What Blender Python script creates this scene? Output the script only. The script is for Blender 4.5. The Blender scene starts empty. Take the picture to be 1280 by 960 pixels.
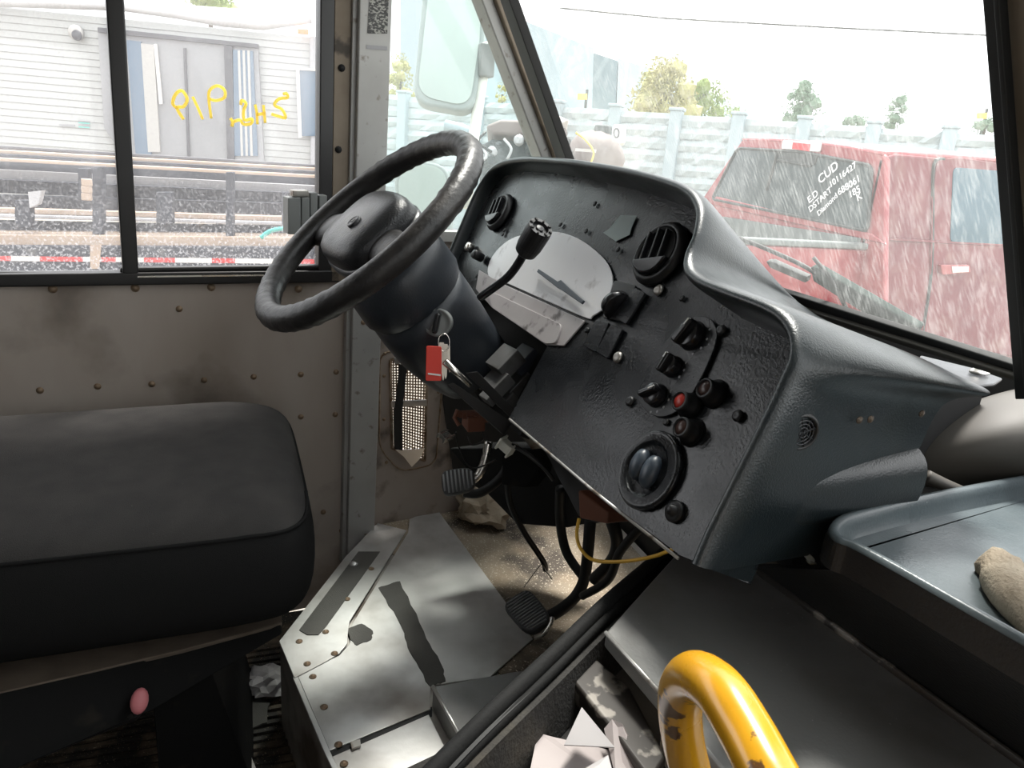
import bpy, bmesh, math, random
from mathutils import Vector as V, Matrix, noise
S = bpy.context.scene
COL = S.collection
RND = random.Random(7)

# ------------------------------------------------------------------ camera
F = 900.0
PITCH, ROLL, YAW = math.radians(17), math.radians(4.5), math.radians(20.5)
CAM = V((0, 0, 1.12))
UP = V((0, 0, 1)); XA = V((1, 0, 0)); YA = V((0, 1, 0))
_h = V((-math.cos(YAW), math.sin(YAW), 0)); _r = V((math.sin(YAW), math.cos(YAW), 0))
FW = _h*math.cos(PITCH) - UP*math.sin(PITCH)
_u = _h*math.sin(PITCH) + UP*math.cos(PITCH)
CR = _r*math.cos(ROLL) + _u*math.sin(ROLL)
CU = -_r*math.sin(ROLL) + _u*math.cos(ROLL)
cam_data = bpy.data.cameras.new('camera')
cam = bpy.data.objects.new('camera', cam_data); COL.objects.link(cam)
cam_data.sensor_width = 36; cam_data.lens = F*36/1280; cam_data.clip_start = .02; cam_data.clip_end = 500
cam.matrix_world = Matrix(((CR.x, CU.x, -FW.x, CAM.x), (CR.y, CU.y, -FW.y, CAM.y), (CR.z, CU.z, -FW.z, CAM.z), (0, 0, 0, 1)))
S.camera = cam
# ------------------------------------------------------------------ light
S.view_settings.view_transform = 'Standard'; S.view_settings.look = 'None'
S.view_settings.gamma = 1; S.view_settings.use_curve_mapping = False
S.view_settings.exposure = 1.12
w = bpy.data.worlds.new('sky'); S.world = w; w.use_nodes = True
nt = w.node_tree; nt.nodes.clear()
wo = nt.nodes.new('ShaderNodeOutputWorld'); bg = nt.nodes.new('ShaderNodeBackground')
tc = nt.nodes.new('ShaderNodeTexCoord'); nz = nt.nodes.new('ShaderNodeTexNoise'); cr = nt.nodes.new('ShaderNodeValToRGB')
nz.inputs['Scale'].default_value = 1.6; nz.inputs['Detail'].default_value = 4
cr.color_ramp.elements[0].position = .3; cr.color_ramp.elements[0].color = (.93, .965, 1, 1)
cr.color_ramp.elements[1].position = .65; cr.color_ramp.elements[1].color = (1, 1, 1, 1)
nt.links.new(tc.outputs['Generated'], nz.inputs['Vector']); nt.links.new(nz.outputs['Fac'], cr.inputs['Fac'])
nt.links.new(cr.outputs['Color'], bg.inputs['Color']); nt.links.new(bg.outputs['Background'], wo.inputs['Surface'])
bg.inputs['Strength'].default_value = 1.35
SUN_DIR = V((.38, -.25, -1.0))
sd = bpy.data.lights.new('sun', 'SUN'); sd.energy = 4.2; sd.angle = math.radians(13); sd.color = (1, .96, .9)
so = bpy.data.objects.new('sun', sd); COL.objects.link(so); so.location = (3, 3, 6)
so.rotation_euler = SUN_DIR.to_track_quat('-Z', 'Y').to_euler()

# ------------------------------------------------------------------ geometry helpers
def ray(x, y): return FW + CR*((x-640)/F) + CU*((480-y)/F)
def at(x, y, d): return CAM + ray(x, y)*d
def hit(x, y, p0, n):
    d = ray(x, y); return CAM + d*((V(p0)-CAM).dot(n)/d.dot(n))
def hz(x, y, z): return hit(x, y, (0, 0, z), UP)

class B:
    def __init__(s): s.bm = bmesh.new()
    def face(s, pts):
        vs = [s.bm.verts.new(p) for p in pts]
        try: return s.bm.faces.new(vs)
        except ValueError: pass
    def prism(s, pts, off):
        off = V(off); a = [s.bm.verts.new(p) for p in pts]; b = [s.bm.verts.new(V(p)+off) for p in pts]
        n = len(a); s.bm.faces.new(a); s.bm.faces.new(b[::-1])
        for i in range(n): s.bm.faces.new((a[i], b[i], b[(i+1) % n], a[(i+1) % n]))
        return s
    def box(s, c, sx, sy, sz, ax=XA, ay=YA, az=UP):
        c = V(c); hx, hy, hz_ = ax*sx/2, ay*sy/2, az*sz/2
        return s.prism([c-hx-hy-hz_, c+hx-hy-hz_, c+hx+hy-hz_, c-hx+hy-hz_], az*sz)
    def tube(s, pts, r, n=10, closed=False, up=None, flat=1.0):
        pts = [V(p) for p in pts]; m = len(pts); rings = []
        rr = r if isinstance(r, (list, tuple)) else [r]*m
        prev = None
        for i, p in enumerate(pts):
            if closed: t = pts[(i+1) % m]-pts[i-1]
            else: t = pts[min(i+1, m-1)]-pts[max(i-1, 0)]
            t.normalize()
            if prev is None:
                q = V(up) if up is not None else (UP if abs(t.z) < .9 else XA)
                a = (q - t*q.dot(t)).normalized()
            else:
                q = V(up) if up is not None else prev
                a = q - t*q.dot(t)
                a = a.normalized() if a.length > 1e-6 else prev
            prev = a; b = t.cross(a)
            rings.append([s.bm.verts.new(p + a*math.cos(k*2*math.pi/n)*rr[i] + b*math.sin(k*2*math.pi/n)*rr[i]*flat) for k in range(n)])
        for i in range(m if closed else m-1):
            A, C = rings[i], rings[(i+1) % m]
            for k in range(n): s.bm.faces.new((A[k], A[(k+1) % n], C[(k+1) % n], C[k]))
        if not closed:
            s.bm.faces.new(rings[0][::-1]); s.bm.faces.new(rings[-1])
        return s
    def lathe(s, prof, o, ax, n=28, sx=1.0, ref=None):
        o = V(o); ax = V(ax).normalized(); q = V(ref) if ref is not None else (UP if abs(ax.z) < .9 else XA)
        a = (q-ax*q.dot(ax)).normalized(); b = ax.cross(a); rings = []
        for r, h in prof:
            if r <= 1e-6: rings.append([s.bm.verts.new(o+ax*h)])
            else: rings.append([s.bm.verts.new(o+ax*h+a*math.cos(k*2*math.pi/n)*r*sx+b*math.sin(k*2*math.pi/n)*r) for k in range(n)])
        for A, C in zip(rings, rings[1:]):
            for k in range(n):
                if len(A) == 1 and len(C) == 1: continue
                if len(A) == 1: s.bm.faces.new((A[0], C[k], C[(k+1) % n]))
                elif len(C) == 1: s.bm.faces.new((A[k], C[0], A[(k+1) % n]))
                else: s.bm.faces.new((A[k], A[(k+1) % n], C[(k+1) % n], C[k]))
        for R_, rev in ((rings[0], 1), (rings[-1], 0)):
            if len(R_) > 1: s.bm.faces.new(R_[::-1] if rev else R_)
        return s
    def cyl(s, p0, p1, r, r2=None, n=16):
        p0 = V(p0); p1 = V(p1); L = (p1-p0).length
        return s.lathe([(r, 0), (r if r2 is None else r2, L)], p0, p1-p0, n)
    def loft(s, rows, closed=False):
        g = [[s.bm.verts.new(p) for p in r] for r in rows]
        for a, b in zip(g, g[1:]):
            m = len(a)
            for k in range(m if closed else m-1): s.bm.faces.new((a[k], a[(k+1) % m], b[(k+1) % m], b[k]))
        s.g = g
        return s
    def blob(s, c, r, sub=2, amp=.25, fr=3.0, sc=(1, 1, 1)):
        c = V(c); m = bmesh.ops.create_icosphere(s.bm, subdivisions=sub, radius=1)
        for v in m['verts']:
            d = 1+amp*noise.noise(v.co*fr+c*3.1)
            v.co = c + V((v.co.x*sc[0], v.co.y*sc[1], v.co.z*sc[2]))*r*d
        return s

def world_loc(o):
    l = V((0, 0, 0))
    while o: l += o.location; o = o.parent
    return l
def tag(o, label=None, cat=None, group=None, kind=None):
    if label: o['label'] = label
    if cat: o['category'] = cat
    if group: o['group'] = group
    if kind: o['kind'] = kind
    return o
def obj(name, b, mat, parent=None, smooth=False, bevel=0, sub=0, loc=None, label=None, solid=0, seg=2, auto=None):
    bm = b.bm
    bmesh.ops.recalc_face_normals(bm, faces=bm.faces)
    base = world_loc(parent) if parent else V((0, 0, 0))
    if loc is None:
        mn = V((min(v.co.x for v in bm.verts), min(v.co.y for v in bm.verts), min(v.co.z for v in bm.verts)))
        mx = V((max(v.co.x for v in bm.verts), max(v.co.y for v in bm.verts), max(v.co.z for v in bm.verts)))
        loc = (mn+mx)/2; loc.z = mn.z
    loc = V(loc)
    bmesh.ops.translate(bm, verts=bm.verts, vec=-loc)
    me = bpy.data.meshes.new(name); bm.to_mesh(me); bm.free()
    for m in (mat if isinstance(mat, (list, tuple)) else [mat]): me.materials.append(m)
    if smooth or auto:
        for p in me.polygons: p.use_smooth = True
        if not smooth or auto: me.set_sharp_from_angle(angle=math.radians(auto or 35))
    o = bpy.data.objects.new(name, me); COL.objects.link(o)
    o.location = loc-base
    if parent: o.parent = parent
    if solid:
        m = o.modifiers.new('solid', 'SOLIDIFY'); m.thickness = solid; m.offset = -1
    if bevel:
        m = o.modifiers.new('bevel', 'BEVEL'); m.width = bevel; m.segments = seg; m.limit_method = 'ANGLE'; m.angle_limit = math.radians(40)
        if not smooth:
            for p in me.polygons: p.use_smooth = True
            me.set_sharp_from_angle(angle=math.radians(180)); 
            m2 = o.modifiers.new('wn', 'WEIGHTED_NORMAL')
    if sub:
        m = o.modifiers.new('sub', 'SUBSURF'); m.levels = sub; m.render_levels = sub
    if label: o['label'] = label
    return o
def thing(name, loc, label, cat, group=None):
    o = bpy.data.objects.new(name, None); o.empty_display_size = .05; COL.objects.link(o); o.location = V(loc)
    return tag(o, label, cat, group)
def smooth_path(pts, n=8, closed=False):
    pts = [V(p) for p in pts]; m = len(pts); out = []
    for i in range(m if closed else m-1):
        if closed: p0, p1, p2, p3 = pts[i-1], pts[i], pts[(i+1) % m], pts[(i+2) % m]
        else: p0, p1, p2, p3 = pts[max(i-1, 0)], pts[i], pts[i+1], pts[min(i+2, m-1)]
        for k in range(n):
            t = k/n; t2 = t*t; t3 = t2*t
            out.append(.5*((2*p1)+(p2-p0)*t+(2*p0-5*p1+4*p2-p3)*t2+(3*p1-p0-3*p2+p3)*t3))
    if not closed: out.append(pts[-1])
    return out
def bez_round(pts, r, n=5):
    """round the corners of a closed planar polygon"""
    out = []; m = len(pts)
    for i in range(m):
        p = V(pts[i]); a = V(pts[i-1])-p; c = V(pts[(i+1) % m])-p
        q = min(r, a.length*.45, c.length*.45); A = p+a.normalized()*q; C = p+c.normalized()*q
        for k in range(n+1):
            t = k/n; out.append(A*(1-t)**2+p*2*t*(1-t)+C*t*t)
    return out

# ------------------------------------------------------------------ materials
def mat(name, col, rough=.5, metal=0, col2=None, scale=8, lo=.35, hi=.65, bump=0, bscale=60, spec=.5, coat=0, stretch=(1, 1, 1),
        dirt=None, dscale=3, dlo=.5, dhi=.7, detail=6, emit=None, rvar=0, speck=None):
    m = bpy.data.materials.new(name); m.use_nodes = True; t = m.node_tree; N = t.nodes; L = t.links
    p = N['Principled BSDF']; p.inputs['Roughness'].default_value = rough; p.inputs['Metallic'].default_value = metal
    p.inputs['Specular IOR Level'].default_value = spec; p.inputs['Coat Weight'].default_value = coat; p.inputs['Coat Roughness'].default_value = .15
    tc = N.new('ShaderNodeTexCoord'); mp = N.new('ShaderNodeMapping'); mp.inputs['Scale'].default_value = stretch
    L.new(tc.outputs['Object'], mp.inputs['Vector'])
    def nz(sc, det=detail, src=mp.outputs['Vector']):
        n = N.new('ShaderNodeTexNoise'); n.inputs['Scale'].default_value = sc; n.inputs['Detail'].default_value = det; L.new(src, n.inputs['Vector']); return n
    def ramp(src, a, b, ca, cb):
        r = N.new('ShaderNodeValToRGB'); r.color_ramp.elements[0].position = a; r.color_ramp.elements[1].position = b
        r.color_ramp.elements[0].color = ca; r.color_ramp.elements[1].color = cb; L.new(src, r.inputs['Fac']); return r
    c4 = (*col, 1); cur = None
    if col2:
        n = nz(scale); cur = ramp(n.outputs['Fac'], lo, hi, c4, (*col2, 1)).outputs['Color']
    if dirt:
        n = nz(dscale, 10, tc.outputs['Object']); r = ramp(n.outputs['Fac'], dlo, dhi, (0, 0, 0, 1), (1, 1, 1, 1))
        mx = N.new('ShaderNodeMix'); mx.data_type = 'RGBA'; L.new(r.outputs['Color'], mx.inputs['Factor'])
        if cur: L.new(cur, mx.inputs['A'])
        else: mx.inputs['A'].default_value = c4
        mx.inputs['B'].default_value = (*dirt, 1); cur = mx.outputs['Result']
        if metal > .3:
            mm = N.new('ShaderNodeMath'); mm.operation = 'MULTIPLY_ADD'; L.new(r.outputs['Color'], mm.inputs[0]); mm.inputs[1].default_value = -metal*.8; mm.inputs[2].default_value = metal
            L.new(mm.outputs[0], p.inputs['Metallic'])
            m3 = N.new('ShaderNodeMath'); m3.operation = 'MULTIPLY_ADD'; L.new(r.outputs['Color'], m3.inputs[0]); m3.inputs[1].default_value = .35; m3.inputs[2].default_value = rough
            L.new(m3.outputs[0], p.inputs['Roughness'])
    if speck:
        n = nz(speck[1], 3, tc.outputs['Object']); r = ramp(n.outputs['Fac'], speck[2], speck[2]+.03, (0, 0, 0, 1), (1, 1, 1, 1))
        mx = N.new('ShaderNodeMix'); mx.data_type = 'RGBA'; L.new(r.outputs['Color'], mx.inputs['Factor'])
        if cur: L.new(cur, mx.inputs['A'])
        else: mx.inputs['A'].default_value = c4
        mx.inputs['B'].default_value = (*speck[0], 1); cur = mx.outputs['Result']
    if cur: L.new(cur, p.inputs['Base Color'])
    else: p.inputs['Base Color'].default_value = c4
    if rvar:
        n = nz(14, 5); r = N.new('ShaderNodeMapRange'); L.new(n.outputs['Fac'], r.inputs['Value'])
        r.inputs['From Min'].default_value = .35; r.inputs['From Max'].default_value = .65
        r.inputs['To Min'].default_value = rough-rvar; r.inputs['To Max'].default_value = rough+rvar; L.new(r.outputs['Result'], p.inputs['Roughness'])
    if bump:
        n = nz(bscale, 3, tc.outputs['Object']); bp = N.new('ShaderNodeBump'); bp.inputs['Strength'].default_value = bump; bp.inputs['Distance'].default_value = .002
        L.new(n.outputs['Fac'], bp.inputs['Height']); L.new(bp.outputs['Normal'], p.inputs['Normal'])
    if emit:
        p.inputs['Emission Color'].default_value = (*emit[0], 1); p.inputs['Emission Strength'].default_value = emit[1]
    return m

def glass_mat(name, tint, haze, hcol, scale, stretch, lo, hi, base=0.0, gloss=.06, spots=None):
    """clear pane with dried dirt: the dirt scatters light both ways"""
    m = bpy.data.materials.new(name); m.use_nodes = True; t = m.node_tree; N = t.nodes; L = t.links; N.clear()
    out = N.new('ShaderNodeOutputMaterial'); tr = N.new('ShaderNodeBsdfTransparent'); tr.inputs['Color'].default_value = (*tint, 1)
    gl = N.new('ShaderNodeBsdfGlossy'); gl.inputs['Roughness'].default_value = .03
    lw = N.new('ShaderNodeLayerWeight'); lw.inputs['Blend'].default_value = .5
    pw = N.new('ShaderNodeMath'); pw.operation = 'POWER'; L.new(lw.outputs['Facing'], pw.inputs[0]); pw.inputs[1].default_value = 5
    fr = N.new('ShaderNodeMath'); fr.operation = 'MULTIPLY_ADD'; L.new(pw.outputs[0], fr.inputs[0]); fr.inputs[1].default_value = .7; fr.inputs[2].default_value = .025
    mg = N.new('ShaderNodeMixShader'); L.new(fr.outputs[0], mg.inputs['Fac']); L.new(tr.outputs['BSDF'], mg.inputs[1]); L.new(gl.outputs['BSDF'], mg.inputs[2])
    df = N.new('ShaderNodeBsdfDiffuse'); df.inputs['Color'].default_value = (*hcol, 1)
    tl = N.new('ShaderNodeBsdfTranslucent'); tl.inputs['Color'].default_value = (*hcol, 1)
    md = N.new('ShaderNodeMixShader'); md.inputs['Fac'].default_value = .6; L.new(df.outputs['BSDF'], md.inputs[1]); L.new(tl.outputs['BSDF'], md.inputs[2])
    tc = N.new('ShaderNodeTexCoord'); mp = N.new('ShaderNodeMapping'); mp.inputs['Scale'].default_value = stretch; L.new(tc.outputs['Object'], mp.inputs['Vector'])
    n = N.new('ShaderNodeTexNoise'); n.inputs['Scale'].default_value = scale; n.inputs['Detail'].default_value = 8; n.inputs['Distortion'].default_value = .4; L.new(mp.outputs['Vector'], n.inputs['Vector'])
    r = N.new('ShaderNodeMapRange'); L.new(n.outputs['Fac'], r.inputs['Value']); r.inputs['From Min'].default_value = lo; r.inputs['From Max'].default_value = hi
    r.inputs['To Min'].default_value = base; r.inputs['To Max'].default_value = haze
    fac = r.outputs['Result']
    if spots:
        n2 = N.new('ShaderNodeTexNoise'); n2.inputs['Scale'].default_value = spots[0]; n2.inputs['Detail'].default_value = 4; L.new(tc.outputs['Object'], n2.inputs['Vector'])
        r2 = N.new('ShaderNodeMapRange'); L.new(n2.outputs['Fac'], r2.inputs['Value']); r2.inputs['From Min'].default_value = spots[1]; r2.inputs['From Max'].default_value = spots[2]
        r2.inputs['To Max'].default_value = spots[3]
        sx = N.new('ShaderNodeSeparateXYZ'); L.new(tc.outputs['Object'], sx.inputs['Vector'])
        r3 = N.new('ShaderNodeMapRange'); L.new(sx.outputs['Z'], r3.inputs['Value']); r3.inputs['From Min'].default_value = spots[4]; r3.inputs['From Max'].default_value = spots[5]
        r3.inputs['To Min'].default_value = 1; r3.inputs['To Max'].default_value = .12
        mu = N.new('ShaderNodeMath'); mu.operation = 'MULTIPLY'; L.new(r2.outputs['Result'], mu.inputs[0]); L.new(r3.outputs['Result'], mu.inputs[1])
        ad = N.new('ShaderNodeMath'); ad.operation = 'ADD'; ad.use_clamp = True; L.new(fac, ad.inputs[0]); L.new(mu.outputs[0], ad.inputs[1]); fac = ad.outputs[0]
    mx = N.new('ShaderNodeMixShader'); L.new(fac, mx.inputs['Fac']); L.new(mg.outputs[0], mx.inputs[1]); L.new(md.outputs[0], mx.inputs[2])
    L.new(mx.outputs[0], out.inputs['Surface']); return m

M = {}
M['dash'] = mat('dash plastic', (.010, .0145, .0165), .34, bump=.25, bscale=450, rvar=.06, spec=.6, dirt=(.022, .026, .025), dscale=9, dlo=.55, dhi=.8)
M['panel'] = mat('panel vinyl', (.010, .0112, .013), .27, bump=.28, bscale=260, rvar=.07, spec=.38, coat=.1, dirt=(.024, .026, .027), dscale=7, dlo=.52, dhi=.8)
M['black'] = mat('black plastic', (.012, .012, .013), .42)
M['blackgloss'] = mat('black gloss', (.012, .012, .014), .25)
M['dark'] = mat('dark void', (.006, .006, .006), .8)
M['lens'] = mat('scuffed lens', (.66, .65, .66), .3, coat=.4, col2=(.72, .72, .73), scale=5, dirt=(.22, .19, .19), dscale=30, dlo=.62, dhi=.8)
M['cluster_low'] = mat('worn cluster trim', (.33, .30, .30), .38, col2=(.42, .4, .4), scale=6, dirt=(.09, .08, .08), dscale=34, dlo=.58, dhi=.7)
M['label'] = mat('torn label', (.20, .25, .24), .5, col2=(.28, .33, .32))
M['wheel'] = mat('steering wheel rubber', (.011, .010, .010), .44, bump=.5, bscale=120, rvar=.06, dirt=(.035, .031, .028), dscale=18, dlo=.5, dhi=.75)
M['hub'] = mat('steering pad plastic', (.020, .021, .023), .34, bump=.4, bscale=300, rvar=.05)
M['shroud'] = mat('column shroud plastic', (.022, .026, .032), .36, bump=.15, bscale=300)
M['greyplastic'] = mat('grey plastic', (.20, .21, .205), .5)
M['chrome'] = mat('dull chrome', (.7, .68, .64), .28, 1.0, rvar=.08)
M['steel'] = mat('dull steel', (.42, .40, .37), .38, .8, dirt=(.15, .09, .05), dscale=30, dlo=.5, dhi=.7)
M['rust'] = mat('rusty bolt', (.20, .12, .07), .6, .5, col2=(.35, .28, .2), scale=60)
M['rustdark'] = mat('dull brown screw', (.10, .075, .055), .6, .4)
M['alu'] = mat('aluminium plate', (.60, .59, .57), .42, .75, col2=(.75, .74, .72), scale=7, bump=.15, bscale=90, dirt=(.24, .21, .18), dscale=4.5, dlo=.50, dhi=.78)
M['alu_edge'] = mat('aluminium edge', (.7, .69, .67), .35, .8, dirt=(.3, .27, .24), dscale=9, dlo=.5, dhi=.7)
M['alu_dirty'] = mat('dirty aluminium', (.42, .39, .36), .5, .5, col2=(.5, .47, .43), scale=6, dirt=(.13, .10, .08), dscale=7, dlo=.48, dhi=.68)
M['strip'] = mat('worn grip strip', (.075, .072, .066), .85, bump=.4, bscale=500, col2=(.10, .095, .085))
M['sand'] = mat('sandy floor', (.30, .24, .17), .9, col2=(.40, .34, .26), scale=12, bump=1.0, bscale=320, dirt=(.09, .075, .06), dscale=6, dlo=.46, dhi=.6, speck=((.62, .55, .44), 240, .62))
M['rubberfloor'] = mat('ribbed rubber floor', (.03, .027, .023), .8, dirt=(.16, .12, .08), dscale=14, dlo=.48, dhi=.66, bump=.5, bscale=300, speck=((.4, .32, .22), 320, .66))
M['wall'] = mat('grimy wall sheet', (.33, .275, .235), .62, 0, col2=(.40, .35, .31), scale=5, stretch=(1, 1, .35), dirt=(.12, .095, .075), dscale=5, dlo=.55, dhi=.8, bump=.06, bscale=40)
M['kick'] = mat('grimy kick panel', (.30, .25, .215), .7, 0, col2=(.36, .31, .27), scale=6, dirt=(.08, .06, .05), dscale=9, dlo=.56, dhi=.68)
M['pillar'] = mat('grey painted pillar', (.33, .325, .31), .5, .1, col2=(.40, .395, .38), scale=7, dirt=(.18, .16, .13), dscale=40, dlo=.62, dhi=.72)
M['brownpost'] = mat('brown stained post', (.16, .125, .09), .65, .1, col2=(.22, .18, .135), scale=10, dirt=(.05, .04, .03), dscale=18, dlo=.6, dhi=.7)
M['frame'] = mat('black window frame', (.012, .011, .011), .4)
M['rubber'] = mat('black rubber', (.010, .010, .010), .6)
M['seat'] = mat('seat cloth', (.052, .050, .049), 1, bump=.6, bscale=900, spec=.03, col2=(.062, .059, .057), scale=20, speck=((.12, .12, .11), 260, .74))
M['seatshade'] = mat('shaded seat cloth', (.018, .018, .018), 1, bump=.5, bscale=900, spec=.03)  # seat cloth darkened in colour for the cushion's shaded sides
M['seatmetal'] = mat('seat black metal', (.008, .008, .008), .8, spec=.15, dirt=(.03, .025, .02), dscale=20, dlo=.6, dhi=.8)
M['ledge'] = mat('dusty ledge', (.11, .085, .065), .8, col2=(.16, .125, .095), scale=20)
M['pink'] = mat('pink button', (.62, .20, .22), .5)
M['red'] = mat('red tag', (.72, .035, .015), .45)
M['redlens'] = mat('red lamp lens', (.40, .03, .02), .3)
M['darklens'] = mat('dark lamp lens', (.05, .025, .02), .3)
M['knob'] = mat('slate knob', (.035, .047, .062), .38)
M['yellow'] = mat('yellow rail paint', (.52, .235, .008), .28, coat=.4, col2=(.60, .31, .012), scale=6, rvar=.04, dirt=(.10, .045, .015), dscale=24, dlo=.63, dhi=.645)
M['yellowwire'] = mat('yellow wire', (.72, .42, .05), .5)
M['engine'] = mat('engine cover metal', (.22, .22, .215), .40, .45, col2=(.27, .27, .265), scale=4, bump=.12, bscale=200, rvar=.08, dirt=(.07, .06, .055), dscale=5, dlo=.5, dhi=.8, speck=((.35, .34, .33), 160, .72))
M['bare'] = mat('bare edge metal', (.45, .44, .42), .4, .7, dirt=(.10, .08, .06), dscale=30, dlo=.5, dhi=.6)
M['peeled'] = mat('peeling painted metal', (.22, .20, .175), .5, .2, col2=(.035, .03, .026), scale=22, lo=.40, hi=.44)
M['carpet'] = mat('black carpet lining', (.018, .017, .016), .95, bump=1.0, bscale=200, col2=(.035, .033, .03), scale=16, dirt=(.07, .06, .045), dscale=9, dlo=.55, dhi=.75)
M['tray'] = mat('tray plastic', (.075, .093, .100), .34, bump=.15, bscale=320, rvar=.08, speck=((.4, .4, .38), 120, .76), dirt=(.05, .06, .065), dscale=4, dlo=.45, dhi=.75)
M['trayblack'] = mat('black console side', (.010, .010, .011), .55, bump=.4, bscale=300)
M['bulge'] = mat('grimy cowl duct', (.042, .038, .032), .6, col2=(.065, .059, .05), scale=5, dirt=(.055, .05, .04), dscale=4, dlo=.45, dhi=.7)
M['paper'] = mat('paper', (.46, .44, .44), .8, col2=(.40, .38, .38), scale=5)
M['paperpink'] = mat('pinkish paper', (.36, .315, .31), .8, col2=(.41, .365, .355), scale=9)
M['rag'] = mat('dirty terry rag', (.45, .38, .29), 1, bump=1, bscale=260, col2=(.30, .235, .165), scale=12)
M['mirrorface'] = mat('sky toned mirror glass', (.46, .53, .50), .35, .2, col2=(.40, .46, .43), scale=1.5)  # pale sky reflection put into the mirror's own colour
M['mirrorshell'] = mat('mirror shell', (.30, .34, .33), .5)
M['whitepaint'] = mat('white painted arm', (.72, .72, .66), .5)
M['siding'] = mat('white rv siding', (.41, .42, .41), .5, col2=(.47, .48, .47), scale=2, dirt=(.40, .40, .38), dscale=3, dlo=.5, dhi=.8)
M['rvroof'] = mat('rv roof membrane', (.60, .61, .64), .6, col2=(.70, .71, .73), scale=3)
M['rvdark'] = mat('rv dark trim', (.09, .09, .10), .5)
M['rvdoor'] = mat('rv grey door', (.28, .285, .295), .45, col2=(.33, .335, .345), scale=2)
M['rvpanel'] = mat('rv pale panel', (.46, .45, .43), .5)
M['rvglass'] = mat('blue tinted window', (.12, .18, .25), .15)
M['orange'] = mat('orange marker', (.8, .25, .06), .4)
M['wood'] = mat('pale wood', (.45, .34, .26), .7, col2=(.55, .44, .35), scale=4, stretch=(1, .2, 3))
M['trailer'] = mat('trailer dark steel', (.025, .030, .042), .5, col2=(.045, .05, .065), scale=6, dirt=(.12, .12, .12), dscale=12, dlo=.6, dhi=.75)
M['tapered'] = mat('red reflective tape', (.62, .05, .05), .4)
M['tapewhite'] = mat('white reflective tape', (.75, .73, .70), .4)
M['palesteel'] = mat('pale steel beam', (.5, .5, .52), .5)
M['teal'] = mat('teal hose', (.08, .48, .42), .4)
M['fence'] = mat('pale blue wall paint', (.40, .46, .475), .8, col2=(.46, .51, .52), scale=3, bump=.4, bscale=30)
M['fencepost'] = mat('fence post paint', (.36, .43, .46), .8)
M['truckred'] = mat('red car paint', (.28, .035, .045), .3, .2, coat=.5, dirt=(.42, .13, .13), dscale=6, dlo=.4, dhi=.8)
M['truckside'] = mat('dusty red car paint', (.15, .022, .035), .4, .1, col2=(.19, .035, .045), scale=2, dirt=(.26, .13, .12), dscale=5, dlo=.5, dhi=.8)
M['truckglass'] = mat('truck tinted glass', (.045, .06, .065), .12, spec=.5, col2=(.07, .09, .095), scale=1.2)
M['sideglass'] = mat('truck side glass', (.06, .12, .16), .12)
M['trucktrim'] = mat('truck dark trim', (.04, .045, .045), .5)
M['rail'] = mat('bed rail cap', (.16, .18, .175), .5)
M['lamp'] = mat('brake lamp red', (.7, .03, .04), .3)
M['lampclear'] = mat('clear lamp', (.75, .70, .68), .25)
M['chalk'] = mat('white window marker', (.85, .85, .85), .8)
M['chalkyellow'] = mat('yellow window marker', (.85, .60, .06), .8)
def marker(name, col):
    m = bpy.data.materials.new(name); m.use_nodes = True; N = m.node_tree.nodes; L = m.node_tree.links; N.clear()
    o_ = N.new('ShaderNodeOutputMaterial'); a = N.new('ShaderNodeBsdfDiffuse'); c = N.new('ShaderNodeBsdfTranslucent'); x = N.new('ShaderNodeMixShader')
    a.inputs['Color'].default_value = (*col, 1); c.inputs['Color'].default_value = (*col, 1); x.inputs['Fac'].default_value = .75
    L.new(a.outputs[0], x.inputs[1]); L.new(c.outputs[0], x.inputs[2]); L.new(x.outputs[0], o_.inputs['Surface']); return m
M['chalkyellow'] = marker('yellow window paint', (.98, .86, .34))
M['ground'] = mat('dusty asphalt', (.22, .20, .17), .95, col2=(.29, .26, .225), scale=2, bump=.5, bscale=60)
M['bldg'] = mat('pale grey blue cladding', (.32, .40, .43), .8, col2=(.35, .43, .46), scale=1)
M['bldgdark'] = mat('dark cladding bay', (.16, .22, .24), .7)
M['bldggrey'] = mat('grey cladding', (.30, .34, .38), .8)
M['leaf'] = mat('mid green leaves', (.16, .24, .06), .8, col2=(.30, .36, .12), scale=3)  # mottled between two greens
M['leafy'] = mat('yellowing leaves', (.30, .30, .10), .8, col2=(.40, .36, .16), scale=3)
M['leafdark'] = mat('grey green leaves', (.12, .19, .13), .8, col2=(.18, .25, .18), scale=3)
M['bark'] = mat('bark', (.10, .08, .06), .9)
M['machine'] = mat('grimy black machinery', (.03, .04, .045), .6, col2=(.07, .08, .085), scale=20)
M['hood'] = mat('faded brown hood', (.20, .16, .15), .6)
M['signyellow'] = mat('yellow sign', (.8, .6, .08), .6)
M['copper'] = mat('copper brown plastic', (.16, .06, .035), .5)
M['grate'] = mat('grate metal', (.75, .72, .70), .3, .85)
M['gratebox'] = mat('sunlit vent lining', (.55, .50, .47), .5, .3)
M['seal'] = mat('black seal rubber', (.009, .009, .009), .75, spec=.2, bump=.4, bscale=200)
M['pedalrubber'] = mat('pedal rubber', (.05, .051, .052), .6)
M['pedalrib'] = mat('worn pedal rib', (.26, .265, .27), .55)
M['keymetal'] = mat('key metal', (.38, .35, .30), .35, .9)
M['wire'] = mat('black wire', (.01, .01, .01), .5)
M['stringy'] = mat('frayed pale string', (.55, .5, .42), .8)
M['headliner'] = mat('white painted roof sheet', (.5, .5, .48), .7)
M['sticker'] = mat('printed placard', (.34, .34, .31), .6, col2=(.05, .05, .05), scale=150, stretch=(1, 1, 1.8), lo=.45, hi=.5)
M['ghost'] = mat('worn print', (.3, .3, .31), .5)
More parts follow.
